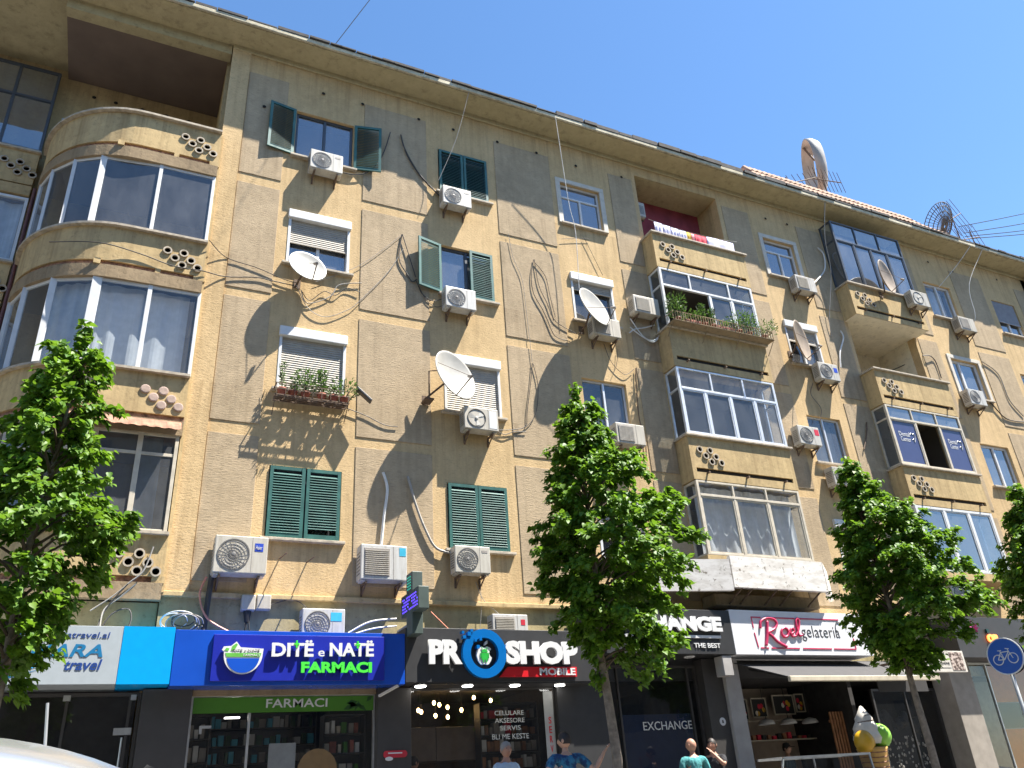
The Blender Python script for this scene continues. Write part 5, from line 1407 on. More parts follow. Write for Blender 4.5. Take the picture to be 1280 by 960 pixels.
b.build("display_dots", M['led_g'], pc, kind="stuff")
b = MB(); b.tube([(0, -.02, 1.02), (0, .78, 1.0)], .03, 8); b.tube([(0, -.02, .2), (0, .78, .2)], .03, 8); b.build("wall_arm", M['galv'], pc)
aw = MB(); aw.bar((4.33, -.42, 2.93), (4.55, -.78, 3.05), .05, .035)
aw.build("awning_arm", M['cable_w'], bld)

# grey awning of the gelateria
an = thing("awning", "grey cloth awning with a white front bar over the gelateria", "awning", (12.3, -.25, 3.05))
b = MB(); n = 16
for i in range(n):
    xa = 12.10+(16.85-12.10)*i/n; xb = 12.10+(16.85-12.10)*(i+1)/n
    b.quad((xa-12.3, -.0, .52), (xb-12.3, 0, .52), (12.62+(17.03-12.62)*(i+1)/n-12.3, -1.27, .02), (12.62+(17.03-12.62)*i/n-12.3, -1.27, .02))
o = b.build("cloth", M['awning'], an); s = o.modifiers.new("thick", 'SOLIDIFY'); s.thickness = .01
b = MB(); b.box(12.62-12.3, 17.03-12.3, -1.33, -1.25, -.08, .03); b.build("front_bar", M['cream'], an, bev=.015)
b = MB(); b.bar((12.75-12.3, 0, .35), (12.95-12.3, -1.26, -.03), .04); b.bar((16.6-12.3, 0, .35), (16.8-12.3, -1.26, -.03), .04); b.build("arm", M['black_sign'], an)
b = MB(); b.box(15.9-12.3, 17.5-12.3, -.55, -.53, -.22, .20); b.build("side_cloth", M['awning'], an)

# ------------------------------------------------------------------ things inside and before the shops
for k, (x0, x1, z0, z1, lab) in enumerate([(13.62, 13.98, 2.50, 2.98, "leftmost menu board on the gelateria wall"), (14.09, 14.56, 2.55, 3.0, "second menu board from left on the gelateria wall"), (14.77, 15.44, 2.60, 3.06, "widest menu board on the gelateria wall"), (15.48, 15.78, 2.65, 3.08, "rightmost menu board on the gelateria wall")]):
    t = thing("menu_board", lab, "menu board", (x0, 1.5, z0), 0, "menu boards in the gelateria")
    b = MB(); frame_bars(b, 0, x1-x0, 0, z1-z0, -.03, .0, .03); b.build("frame", M['cream'], t)
    MB().box(.03, x1-x0-.03, -.02, -.002, .03, z1-z0-.03).build("board", M['rubber'], t)
    b = MB()
    for j in range(5):
        b.ball((rnd.uniform(.09, x1-x0-.09), -.022, rnd.uniform(.09, .28)), .05, .004, .06, 8, 4, j % 3)
    b.build("picture_print", [M['cloth_red'], M['scoop_y'], M['cone_w']], t)
sh = thing("wall_shelf", "long double shelf below the menu boards in the gelateria", "shelf", (13.5, 1.5, 2.0))
b = MB(); b.box(0, 2.28, -.2, .0, .46, .485); b.build("shelf_board", M['cream'], sh); b = MB(); b.box(0, 2.28, -.2, 0, .03, .055); b.build("shelf_board", M['cream'], sh)
b = MB()
for i in range(14): b.box(.05+i*.155, .05+i*.155+.10, -.15, -.05, .056, .056+rnd.uniform(.06, .2), i % 3)
b.build("goods", [M['cloth_red'], M['rubber'], M['wood']], sh, kind="stuff")
for k, x in enumerate((14.05, 14.71, 15.38)):
    t = thing("pendant_lamp", ["left white pendant lamp in the gelateria", "middle white pendant lamp in the gelateria", "right white pendant lamp in the gelateria"][k], "pendant lamp", (x, 1.0, 2.36), 0, "pendant lamps in the gelateria")
    b = MB(); b.lathe([(.19, 0), (.19, .03), (.15, .09), (.03, .13), (.001, .13)], 18); b.build("lamp_shade", M['white'], t); b = MB(); b.tube([(0, 0, .13), (0, 0, .9)], .008, 5); b.build("cord", M['rubber'], t)
wp = thing("white_panel", "tall white panel standing at the right of the gelateria", "panel", (16.2, .9, .21)); MB().box(-.4, .35, 0, .06, 0, 2.75).build("board", M['white'], wp, bev=.005)
sl2 = thing("slatted_screen", "brown wooden slatted screen beside the white panel", "screen", (15.35, .3, .21))
for i in range(5): MB().box(i*.09, i*.09+.05, 0, .03, 0, 2.33).build("slat", M['wood'], sl2)
b = MB(); b.box(-.02, .45, .03, .06, .3, .36); b.box(-.02, .45, .03, .06, 2.1, 2.16); b.build("rail", M['wood'], sl2)
# freezer case
fc = thing("display_freezer", "glass-topped ice cream display case before the gelateria", "display case", (11.2, -2.3, .2))
b = MB(); b.box(.0, 2.4, 0, .8, 0, .85); b.build("body", M['black_clad'], fc, bev=.02)
b = MB(); b.bar((.0, 0, .85), (.22, .05, 1.34), .03); b.bar((2.38, 0, .85), (2.38, .05, 1.34), .03); b.bar((.22, .05, 1.35), (2.4, .05, 1.35), .04); b.bar((.22, .75, 1.35), (2.4, .75, 1.35), .04); b.bar((2.39, .06, 1.35), (2.39, .74, 1.35), .04); b.bar((.95, .05, .85), (.95, .05, 1.33), .025); b.build("frame", M['steel'], fc)
b = MB(); b.quad((.0, .01, .86), (2.38, .01, .86), (2.38, .05, 1.34), (.22, .05, 1.34)); b.build("glass_pane", M['glass_shop'], fc)
b = MB(); b.quad((.22, .06, 1.372), (2.38, .06, 1.372), (2.38, .74, 1.372), (.22, .74, 1.372)); b.build("glass_pane", M['glass_shop'], fc)
# ice cream cone statue
ic = thing("ice_cream_statue", "giant waffle cone statue with green and yellow scoops and a cream swirl", "statue", (13.96, -2.0, .2))
b = MB(); b.lathe([(.10, 0), (.13, .05), (.2, .7), (.28, 1.40), (.30, 1.45), (.26, 1.46), (.001, 1.44)], 22); b.build("cone", M['waffle'], ic, smooth=True)
b = MB()
for h in range(14):
    z = .2+h*.09; r = .15+.13*(z-.2)/1.25
    b.tube([(r*1.0*math.cos(a*.35), r*math.sin(a*.35), z+.012*math.sin(a*.9)) for a in range(18)], .013, 5, closed=True)
b.build("waffle_ridge", M['wood'], ic, kind="stuff")
b = MB(); b.ball((.20, -.08, 1.66), .23, .22, .23, 18, 12); b.build("green_scoop", M['scoop_g'], ic, smooth=True)
b = MB(); b.ball((-.22, -.06, 1.56), .20, .2, .22, 18, 12); b.build("yellow_scoop", M['scoop_y'], ic, smooth=True)
b = MB(); b.lathe([(.24, 1.52), (.29, 1.62), (.26, 1.72), (.24, 1.76), (.25, 1.82), (.19, 1.92), (.17, 1.95), (.175, 2.0), (.10, 2.10), (.03, 2.22), (.001, 2.24)], 20, 0, Matrix.Translation((-.02, .02, 0))); b.build("cream_swirl", M['cone_w'], ic, smooth=True)
b = MB()
for k in range(4):
    b.tube([((.27-.045*k)*math.cos(a*.4+k)-.02, (.27-.045*k)*math.sin(a*.4+k)+.02, 1.66+.12*k+a*.006) for a in range(9)], .014, 5)
b.build("swirl_line", M['swirl_b'], ic)
# hairdresser front: dark glass, its reflections shaped as a black mass with specks
sf5 = shopfront(16.6, 18.79, 3.0, "dark hairdresser front with reflections shaped as pale specks", (17.7,), y=.1)
hs_ = thing("reflection_mass", "black mass with pale specks shaped after reflections in the hairdresser window", "rack", (16.7, .5, .21))
b = MB(); b.box(0, 2.0, 0, .05, 0, 2.0)
for k in range(18): b.ball((rnd.uniform(.1, 1.9), .02, 2.0+rnd.uniform(-.1, .25)*math.sin(3.14*k/18)), rnd.uniform(.12, .25), .1, rnd.uniform(.12, .25), 8, 6)
b.build("black_back", M['rubber'], hs_)
b = MB()
for k in range(230):
    x = rnd.uniform(.1, 1.95); z = rnd.uniform(.3, 1.75); s = rnd.uniform(.012, .035); b.ball((x, -.04, z), s, s*.6, s*1.2, 6, 4, 0 if rnd.random() < .7 else 1)
b.build("goods", [M['cone_w'], M['grille_l']], hs_, kind="stuff")  # pale specks stand in for reflections on the glass
# corner shop window with orange panels
sf6 = shopfront(19.62, 25.5, 3.58, "glass front of the corner shop with orange and green panels", (20.6, 23.0), y=-.15, frame='steel')
for x0, x1, z0, z1, m in ((20.62, 22.9, 2.62, 3.5, 'orange'), (20.62, 22.9, 2.0, 2.6, 'dkgreen'), (20.62, 22.9, .4, 1.98, 'orange')):
    MB().box(x0, x1, -.10, -.08, z0, z1).build("colour_panel", M[m], sf6)
MB().box(19.68, 25.4, 1.2, 1.3, .21, 3.5).build("shop_inner_wall", M['galv'], bld)
gr = thing("eyewear_rack", "pale rack of dark spectacles inside the corner shop", "rack", (19.75, .3, .4))
b = MB(); b.box(0, .75, 0, .03, 0, 2.5); b.build("back", M['galv'], gr)
b = MB()
for k in range(12):
    for j in range(2):
        x = .12+j*.36; z = .15+k*.19
        for d in (0, .1): b.lathe([(.045, 0), (.045, -.012), (.03, -.012), (.03, 0)], 10, 0, Matrix.Translation((x+d, -.03, z)) @ Matrix.Rotation(math.pi/2, 4, 'X'))
b.build("spectacles", M['rubber'], gr, kind="stuff")
# phone shop interior: hanging bulbs, cabinet, shelves
for k, (x, z) in enumerate([(6.22, 3.07), (6.34, 3.03), (6.52, 2.98), (7.12, 3.16), (7.51, 3.10), (5.88, 2.93), (5.94, 2.90), (6.52, 2.79), (6.83, 2.92), (6.25, 2.82)]):
    t = thing("hanging_bulb", ['left bulb of the top trio in the phone shop', 'middle bulb of the top trio in the phone shop', 'right bulb of the top trio in the phone shop', 'highest bulb near the shop lettering', 'rightmost bulb in the phone shop', 'leftmost bulb in the phone shop', 'bulb beside the leftmost one in the phone shop', 'lowest bulb in the phone shop', 'lone bulb above the word CELULARE', 'low bulb left of the lowest one in the phone shop'][k], "light bulb", (x, 2.0, z), 0, "glowing bulbs in the phone shop")
    b = MB(); b.ball((0, 0, 0), .035, .035, .045, 8, 6); b.build("bulb", M['bulb'], t); b = MB(); b.tube([(0, 0, .04), (0, 0, 3.26-z)], .005, 4); b.build("cord", M['rubber'], t)
def shelf(label, x, y, w, h, rows, mats, z=.21, fm="black_clad"):
    t = thing("shop_shelf", label, "shelf", (x, y, z))
    b = MB(); b.box(0, w, .28, .30, 0, h); b.box(0, .02, 0, .28, 0, h); b.box(w-.02, w, 0, .28, 0, h)
    for r in range(rows+1): b.box(.02, w-.02, 0, .28, h*r/rows-.01, h*r/rows+.01)
    b.build("shelf_frame", M[fm], t)
    b = MB()
    for r in range(rows):
        q = .04
        while q < w-.12:
            ww = rnd.uniform(.05, .13); hh = rnd.uniform(.4, .85)*(h/rows-.03)
            b.box(q, q+ww, .05, .2, h*r/rows+.011, h*r/rows+.011+hh, rnd.randrange(len(mats))); q += ww+rnd.uniform(.01, .05)
    b.build("goods", mats, t, kind="stuff")
    return t
shelf("brown shelf of small boxes at the right inside the phone shop", 6.9, 1.2, 1.3, 2.75, 9, [M['white'], M['wood'], M['grille_l'], M['red_badge']])
shelf("tall shelf of medicine packs at the right inside the pharmacy", 3.55, .3, .75, 2.5, 8, [M['white'], M['fgreen'], M['terracotta'], M['grille_l'], M['cream']])
shelf("wide shelf of medicine packs at the back of the pharmacy", 1.5, 3.3, 2.6, 2.9, 9, [M['white'], M['fgreen_d'], M['grille_l'], M['cyan_badge'], M['rubber']])
shelf("narrow shelf at the left inside the pharmacy", 1.05, 1.0, .7, 2.6, 7, [M['white'], M['cyan_badge'], M['grille_l']])
cb = thing("cabinet", "brown wall cabinet under the hanging bulbs in the phone shop", "cabinet", (5.1, 1.6, 1.95)); b = MB(); b.box(0, 1.0, 0, .5, 0, .62); b.box(1.01, 1.95, 0, .5, 0, .62); b.build("case", plain("taupe_cabinet", (.20, .15, .12), .5), cb, bev=.01)
for k, (x, y, z) in enumerate([(1.75, 1.2, 3.05), (2.15, 1.6, 3.0), (1.95, .9, 2.75), (3.15, 1.5, 3.03)]):
    b = MB(); b.box(0, .25, -.04, .04, 0, .02); o = b.build("light_strip", M['tube'], None); o.location = (x, y, z); o['label'] = ["left ceiling light strip inside the pharmacy", "second ceiling light strip inside the pharmacy", "lowest light strip inside the pharmacy", "right ceiling light strip inside the pharmacy"][k]; o['category'] = "light strip"
ab = thing("display_board", "tan arched display board in the pharmacy window", "display board", (3.4, .0, .21)); b = MB(); b.prism([(-.33, 0), (.33, 0), (.33, 1.55)]+[(.33*math.cos(a), 1.62+.33*math.sin(a)) for a in [i*math.pi/12 for i in range(13)]]+[(-.33, 1.55)], 0, .03); b.build("board", plain("tan_board", (.42, .25, .10), .7), ab)
pb = thing("display_board", "white and teal poster board in the pharmacy window", "display board", (2.8, -.02, .21)); MB().box(-.22, .22, 0, .03, 1.5, 2.05).build("board", M['galv'], pb); MB().box(-.22, .22, 0, .03, 0, 1.498).build("picture_print", cloth("teal_print", (.03, .12, .14), (.35, .45, .42), 14), pb)
# ------------------------------------------------------------------ street trees
def leaf_mesh(k):
    r = random.Random(k); s = 1.0
    out = [(0, -.10), (.22, -.16), (.46, .05), (.44, .35), (.24, .66), (0, 1.0), (-.24, .66), (-.44, .35), (-.46, .05), (-.22, -.16)]
    fold = r.uniform(.12, .34); curl = r.uniform(.05, .22)
    vs = [(0, 0, 0), (0, .5, -.02)]; vs += [(x, y, abs(x)*fold-curl*y*y) for x, y in out]
    vs[1] = (0, .5, -curl*.25)
    n = len(out); fs = []
    for i in range(5): fs.append((0 if i < 2 else 1, 2+i, 2+i+1))
    fs.append((0, 4, 1))
    for i in range(5, 10): fs.append((1 if i < 8 else 0, 2+i, 2+(i+1) % n))
    fs.append((0, 1, 10))
    return vs, fs
LEAVES = [leaf_mesh(k) for k in range(5)]
CAM = Vector((0, -15, 1.2))
def tree(label, base, outline, trunk_top, nclump, leaf, seed, trunk_r=.085, zfirst=2.6, parts=300, lean=(0, 0), dens=1.0):
    """outline: (z, left, right) half widths of the crown round the trunk line."""
    r = random.Random(seed)
    t = thing("linden_tree", label, "tree", base)
    def prof(z):
        o = outline
        if z <= o[0][0]: return o[0][1], o[0][2]
        for i in range(len(o)-1):
            if o[i][0] <= z <= o[i+1][0]:
                q = (z-o[i][0])/(o[i+1][0]-o[i][0]); return o[i][1]+(o[i+1][1]-o[i][1])*q, o[i][2]+(o[i+1][2]-o[i][2])*q
        return o[-1][1], o[-1][2]
    th = math.atan2(base[0], base[1]+15.0); lat = Vector((math.cos(th), -math.sin(th), 0)); dep = Vector((math.sin(th), math.cos(th), 0)); ct = math.cos(th)
    outline = [(z, max(-.15, L*ct-.10), max(.04, R_*ct-.10)) for z, L, R_ in outline]
    zmin, zmax = outline[0][0], outline[-1][0]
    def axis(z): return Vector((lean[0]*(z/trunk_top), lean[1]*(z/trunk_top), z))
    b = MB(); pts = []
    for i in range(11):
        z = trunk_top*i/10; p = axis(z)+Vector((.03*math.sin(i*1.3+seed), .03*math.cos(i*1.7), 0))*(1 if i else 0); pts.append(p)
    b.tube(pts, [trunk_r*(1.25 if i == 0 else 1-.085*i) for i in range(11)], 9)
    b.build("trunk", M['trunk'], t, smooth=True)
    zmin, zmax = outline[0][0], outline[-1][0]
    lb = MB(); mb = MB(); nb = nclump; spots = []
    def sprig(path, dens, spread):
        L = sum((path[i+1]-path[i]).length for i in range(len(path)-1))
        for _ in range(max(4, int(L*dens))):
            q = r.random()**.75*(len(path)-1); i = min(int(q), len(path)-2); p = path[i].lerp(path[i+1], q-i)
            d = (path[i+1]-path[i]).normalized()
            o = Vector((r.gauss(0, 1), r.gauss(0, 1), r.gauss(-.35, .8))); o = o.normalized()*spread*r.random()**.6
            spots.append((p+o, d))
    for bi in range(nb):
        f = (bi+.5)/nb; zs = zfirst+(trunk_top-.1-zfirst)*f**1.05; a = bi*2.39996+r.uniform(-.35, .35)
        ca, sa = math.cos(a), math.sin(a)
        rise = r.uniform(.0, .45); ze = min(max(zs+rise+(-.35 if zs < zmin+1.2 and r.random() < .6 else 0), zmin+.1), zmax-.05)
        Lh, Rh = prof(ze); reach = max(.12, ((Rh if ca > 0 else Lh)*abs(ca)+(Lh+Rh)/2*abs(sa))-.06)
        reach *= r.uniform(.72, 1.06); s0 = axis(zs); e = axis(ze)+lat*(ca*reach)+dep*(sa*reach)
        m1 = s0.lerp(e, .35)+Vector((0, 0, .10+.12*reach)); m2 = s0.lerp(e, .72)+Vector((0, 0, .08+.08*reach))
        path = smooth_path([s0, m1, m2, e], 3)
        lb.tube(path, [max(.005, .022*(1-i/len(path))) for i in range(len(path))], 5)
        sprig(path[3:], 62*dens, .14)
        for si in range(2+int(reach*3.2)):
            q = r.uniform(.3, 1.0); i = min(int(q*(len(path)-1)), len(path)-1); p = path[i]
            aa = a+r.choice((-1, 1))*r.uniform(.4, 1.3); ll = r.uniform(.18, .42)*min(1, .4+reach)
            tip = p+lat*(math.cos(aa)*ll)+dep*(math.sin(aa)*ll)+Vector((0, 0, r.uniform(-.22, .16)))
            sp = [p, p.lerp(tip, .5)+Vector((0, 0, .05)), tip]; lb.tube(sp, [.007, .005, .003], 4); sprig(sp, 92*dens, .095)
    tp = [axis(trunk_top-.5), axis(trunk_top), axis(zmax-.05)]; lb.tube(tp, [.02, .012, .004], 5); sprig(tp, 150*dens, .10)
    lb.build("limbs", M['twig'], t, smooth=True)
    for p, d in spots:
        ax = axis(p.z); out = Vector((p.x-ax.x, p.y-ax.y, .0)); out = out.normalized() if out.length > .01 else Vector((0, -1, 0))
        nrm = (Vector((0, 0, 1))*r.uniform(.35, 1.1)+out*r.uniform(0, .75)+Vector((r.gauss(0, .38), r.gauss(0, .38), 0))).normalized()
        tip = d*.5+out*.5+Vector((r.gauss(0, .5), r.gauss(0, .5), -r.uniform(.2, .9))); tip = tip-nrm*tip.dot(nrm)
        if tip.length < .05: continue
        tip.normalize(); side = tip.cross(nrm); m = Matrix((side, tip, nrm)).transposed()
        s = leaf*r.uniform(.6, 1.25); vs, fs = LEAVES[r.randrange(5)]
        mb.add([p+m @ (Vector(v)*s) for v in vs], fs)
    mb.build("foliage", M['leaf'], t, kind="stuff", smooth=True)
    return t
tree("street tree at the left edge before the travel agency", (-1.22, -3.5, .2),
     [(2.3, .2, .3), (2.7, .9, .42), (3.2, 1.25, .42), (3.55, 1.3, .78), (3.8, 1.4, .95), (4.4, 1.4, 1.02), (4.8, 1.2, .82), (5.3, .95, .58), (5.9, .62, .52), (6.4, .52, .40), (6.9, .38, .42), (7.2, .12, .42), (7.5, -.02, .34)], 6.9, 86, .085, 3, dens=1.6, lean=(.22, 0), zfirst=2.5)
tree("tall pointed street tree before the phone shop and exchange office", (7.06, -3.5, .2),
     [(2.3, .0, .9), (2.7, -.05, 1.42), (3.05, -.1, 1.55), (3.3, .25, 1.6), (3.55, .72, 1.85), (3.8, .92, 1.95), (4.4, .92, 2.0), (4.9, .78, 2.15), (5.3, .64, 1.9), (5.7, .50, 1.5), (6.1, .52, 1.1), (6.5, .52, .62), (7.0, .40, .54), (7.4, .26, .44), (7.75, .10, .14)], 7.2, 120, .082, 5, dens=1.75, trunk_r=.095, zfirst=2.7)
tree("street tree before the gelateria and hairdresser", (13.85, -3.5, .2),
     [(2.6, .2, .3), (2.9, .5, 1.3), (3.3, .75, 2.6), (3.9, .8, 2.9), (4.4, .75, 2.8), (4.9, .7, 2.4), (5.4, .7, 1.8), (5.8, .6, 1.2), (6.3, .48, .8), (6.8, .52, .26), (7.05, .42, .10)], 6.6, 125, .082, 9, dens=1.7, lean=(-.2, 0), zfirst=2.55)
tree("street tree cut off by the right edge of the photo", (19.1, -3.5, .2),
     [(2.6, .9, .9), (3.3, 1.7, 1.6), (3.9, 2.0, 1.9), (4.5, 2.0, 1.8), (5.2, 1.6, 1.5), (5.9, 1.0, 1.0), (6.6, .6, .6), (7.0, .3, .3)], 6.6, 110, .082, 12, dens=1.6, zfirst=2.4)
# pink blossoms caught in the right tree
pf = thing("pink_ribbon", "pink cloth flower caught in the lower crown of the gelateria tree", "ribbon", (14.7, -4.4, 3.55))
b = MB()
for k in range(9):
    a = k*.7; b.add([(0, 0, 0), (.13*math.cos(a), .02*math.sin(k), .12*math.sin(a)), (.13*math.cos(a+.55), -.05, .12*math.sin(a+.55))], [(0, 1, 2)])
b.build("petals", plain("magenta_cloth", (.6, .08, .32), .8), pf)
# ------------------------------------------------------------------ people
def skin_mesh(verts, edges, sub=1):
    me = bpy.data.meshes.new("tmp"); me.from_pydata([v[0] for v in verts], edges, [])
    o = bpy.data.objects.new("tmp", me); col.objects.link(o)
    sm = o.modifiers.new("skin", 'SKIN'); sm.branch_smoothing = .6
    sv = me.skin_vertices[0].data if me.skin_vertices else None
    if sv is None:
        bpy.context.view_layer.objects.active = o
        me.skin_vertices.new() if hasattr(me.skin_vertices, "new") else None
        sv = me.skin_vertices[0].data
    for i, v in enumerate(verts):
        r = v[1]; sv[i].radius = r if isinstance(r, tuple) else (r, r)
        sv[i].use_root = (i == 0)
    if sub: ss = o.modifiers.new("sub", 'SUBSURF'); ss.levels = sub; ss.render_levels = sub
    dg = bpy.context.evaluated_depsgraph_get(); dg.update()
    out = bpy.data.meshes.new_from_object(o.evaluated_get(dg))
    vs = [tuple(v.co) for v in out.vertices]; fs = [tuple(p.vertices) for p in out.polygons]
    bpy.data.objects.remove(o); bpy.data.meshes.remove(me); bpy.data.meshes.remove(out)
    return vs, fs

def person(label, loc, rz, h, shirt, skin, hair=None, hands=None, turn=0.0, cap=False, moustache=False, sleeve=.75, heavy=1.0):
    k = h/1.75
    t = thing("person", label, "person", loc, rz)
    def P(x, y, z): return Vector((x*k, y*k, z*k))
    sh = {-1: P(-.185*heavy, 0, 1.43), 1: P(.185*heavy, 0, 1.43)}
    hands = hands or {}
    joints = {}
    for s in (-1, 1):
        hd = Vector(hands[s]) if s in hands else P(s*.27, -.05, .82)
        S = sh[s]; L1, L2 = .29*k, .27*k; d = hd-S
        if d.length > (L1+L2)*.985: hd = S+d.normalized()*(L1+L2)*.985; d = hd-S
        a = (L1*L1-L2*L2+d.length_squared)/(2*d.length); hh = math.sqrt(max(0, L1*L1-a*a))
        pole = Vector((s*.75, .45, -.7)); dn = d.normalized(); pole = (pole-dn*pole.dot(dn)).normalized()
        joints[s] = (S+dn*a+pole*hh, hd)
    V = []; E = []
    def add(p, r, par=None):
        V.append((tuple(p), r)); i = len(V)-1
        if par is not None: E.append((par, i))
        return i
    pel = add(P(0, 0, .96), (.135*k*heavy, .10*k*heavy)); wa = add(P(0, 0, 1.10), (.13*k*heavy, .10*k*heavy), pel); ch = add(P(0, .01, 1.28), (.155*k*heavy, .11*k*heavy), wa); uc = add(P(0, .015, 1.40), (.12*k, .09*k), ch)
    nk = add(P(0, .0, 1.50), .052*k, uc); add(P(0, -.012, 1.585), .054*k, nk)
    for s in (-1, 1):
        hp = add(P(s*.095, 0, .88), .085*k, pel); kn = add(P(s*.105, -.015, .50), .058*k, hp); an = add(P(s*.105, .015, .10), .042*k, kn); add(P(s*.12, -.14, .045), .04*k, an)
        a = add(sh[s], .062*k, uc); el, hd = joints[s]; e = add(el, .043*k, a); w = add(hd, .030*k, e)
        d = (hd-el).normalized(); side = d.cross(Vector((0, 0, 1)))
        if side.length < .2: side = Vector((0, -1, 0))
        side.normalize(); pn = side.cross(d).normalized()
        pm = add(hd+d*.065*k, (.030*k, .020*k), w)
        for j, (off, L, cu) in enumerate([(-.030, .062, .35), (-.010, .072, .3), (.011, .068, .35), (.030, .052, .45)]):
            b0 = hd+d*.085*k+side*off*k; f1 = add(b0+d*L*.5*k-pn*cu*.02*k, .0085*k, pm); add(b0+d*L*k-pn*cu*.055*k, .0075*k, f1)
        th = add(hd+d*.035*k-side*.040*k, .0105*k, w); add(hd+d*.075*k-side*.060*k-pn*.012*k, .009*k, th)
    vs, fs = skin_mesh(V, E)
    mb = MB(); mb.add(vs, fs, 0)
    # head with face
    R_ = Matrix.Rotation(turn, 4, 'Z'); HM = Matrix.Translation(P(0, -.015, 1.645)) @ R_ @ Matrix.Scale(k, 4)
    n, m = 20, 14; hv = []; hf = []
    for i in range(m+1):
        ph = math.pi*i/m
        for j in range(n):
            a = 2*math.pi*j/n; x = math.sin(ph)*math.sin(a)*.083; y = -math.sin(ph)*math.cos(a)*.096; z = math.cos(ph)*.112
            if z < 0: x *= 1+1.9*z; y *= 1+.9*z
            c = math.cos(a)*math.sin(ph)
            if c > .93 and -.045 < z < .02: y -= .020*(1-abs(z+.02)/.04)
            if c > .8 and .012 < z < .04 and abs(x) > .012: y += .006
            hv.append(HM @ Vector((x, y, z)))
    for i in range(m):
        for j in range(n): hf.append((i*n+j, (i+1)*n+j, (i+1)*n+(j+1) % n, i*n+(j+1) % n))
    mb.add(hv, hf, 0)
    def blob(c, rx, ry, rz_, mi):
        q = MB(); q.ball((0, 0, 0), rx, ry, rz_, 8, 6); mb.add([HM @ (Vector(c)+Vector(v)) for v in q.v], q.f, mi)
    for s in (-1, 1): blob((s*.031, -.083, .018), .012, .006, .007, 1); blob((s*.083, .01, -.005), .010, .022, .030, 0); blob((s*.031, -.088, .034), .018, .005, .004, 2)
    blob((0, -.082, -.052), .024, .008, .006, 3); blob((0, -.100, -.018), .013, .014, .02, 0)
    if moustache: blob((0, -.092, -.038), .028, .008, .006, 2)
    mb.build("body", [M[skin], M['eye'], M[hair or 'hair'], M['lip']], t, smooth=True)
    if hair:
        q = MB(); n2, m2 = 18, 9; vv = []; ff = []
        for i in range(m2+1):
            ph = math.pi*.62*i/m2
            for j in range(n2):
                a = 2*math.pi*j/n2; fr = max(0, math.cos(a)); pp = ph*(1-.42*fr)
                w = 1.07+.035*math.sin(j*2.3+i*1.7)
                vv.append(HM @ Vector((math.sin(pp)*math.sin(a)*.084*w, -math.sin(pp)*math.cos(a)*.096*w+.004, math.cos(pp)*.114*w+.002)))
        for i in range(m2):
            for j in range(n2): ff.append((i*n2+j, (i+1)*n2+j, (i+1)*n2+(j+1) % n2, i*n2+(j+1) % n2))
        q.add(vv, ff); q.build("hair", M[hair], t, smooth=True)
    if cap:
        q = MB(); c2 = MB(); c2.lathe([(.086, .0), (.088, .03), (.07, .085), (.03, .105), (.001, .108)], 16); q.add([HM @ (Vector(v)+Vector((0, .01, .03))) for v in c2.v], c2.f)
        c2 = MB(); c2.box(-.06, .06, -.17, -.07, .03, .04); q.add([HM @ Vector(v) for v in c2.v], c2.f); q.build("cap", M['rubber'], t, smooth=False)
    V = []; E = []
    pel = add(P(0, 0, .90), (.155*k*heavy, .122*k*heavy)); wa = add(P(0, 0, 1.08), (.152*k*heavy, .122*k*heavy), pel); ch = add(P(0, .01, 1.27), (.172*k*heavy, .128*k*heavy), wa); uc = add(P(0, .012, 1.40), (.14*k, .106*k), ch); add(P(0, .008, 1.478), .068*k, uc)
    for s in (-1, 1):
        a = add(sh[s]+P(0, 0, .002), .078*k, uc); el, hd = joints[s]; q = sh[s].lerp(el, min(1, sleeve)); e = add(q, .062*k, a)
        if sleeve > 1: add(el.lerp(hd, .9), .046*k, e)
    vs, fs = skin_mesh(V, E); q = MB(); q.add(vs, fs); q.build("shirt", M[shirt], t, smooth=True)
    V = []; E = []
    pel = add(P(0, 0, .97), (.145*k*heavy, .115*k*heavy)); 
    for s in (-1, 1):
        hp = add(P(s*.097, 0, .86), .100*k, pel); kn = add(P(s*.106, -.012, .50), .075*k, hp); add(P(s*.106, .015, .09), .062*k, kn)
    vs, fs = skin_mesh(V, E); q = MB(); q.add(vs, fs); q.build("trousers", M['trousers'], t, smooth=True)
    for s in (-1, 1):
        q = MB(); q.ball((s*.118*k, -.06*k, .045*k), .052*k, .14*k, .045*k, 12, 8); q.build("shoe", M['rubber'], t, smooth=True)
    return t
person("grey-haired man in a pale blue shirt walking toward the camera before the phone shop", (5.87, -2.2, .2), .25, 1.80, 'shirt_blue', 'skin2', 'hair_g', turn=-.2, moustache=False, sleeve=.8)
person("man in a blue patterned shirt seen from behind, one hand on the tree trunk", (6.40, -3.2, .2), math.pi, 1.84, 'shirt_pat', 'skin', 'hair', hands={-1: (-.57, .16, 1.53), 1: (.30, .10, 1.02)}, turn=.7, heavy=1.12, sleeve=.8)
person("bald man in a teal polo shirt seen from behind before the exchange office", (9.46, -2.2, .2), math.pi-.15, 1.74, 'shirt_teal', 'skin2', None, turn=.5, heavy=1.08, sleeve=.85)
person("man in black beside the concrete pillar with one hand at his face", (10.72, -1.15, .2), -.9, 1.78, 'shirt_dark', 'skin2', 'hair', hands={1: (.06, -.24, 1.52)}, sleeve=.85)
person("dark-haired man in a red shirt inside the phone shop behind the glass", (5.25, .5, .21), math.pi*.62, 1.78, 'shirt_red', 'skin2', 'hair', sleeve=.8)
person("gelateria worker in a dark cap and grey shirt behind the display case", (14.4, .9, .21), .4, 1.72, 'shirt_grey', 'skin', 'hair', cap=True, sleeve=.8)

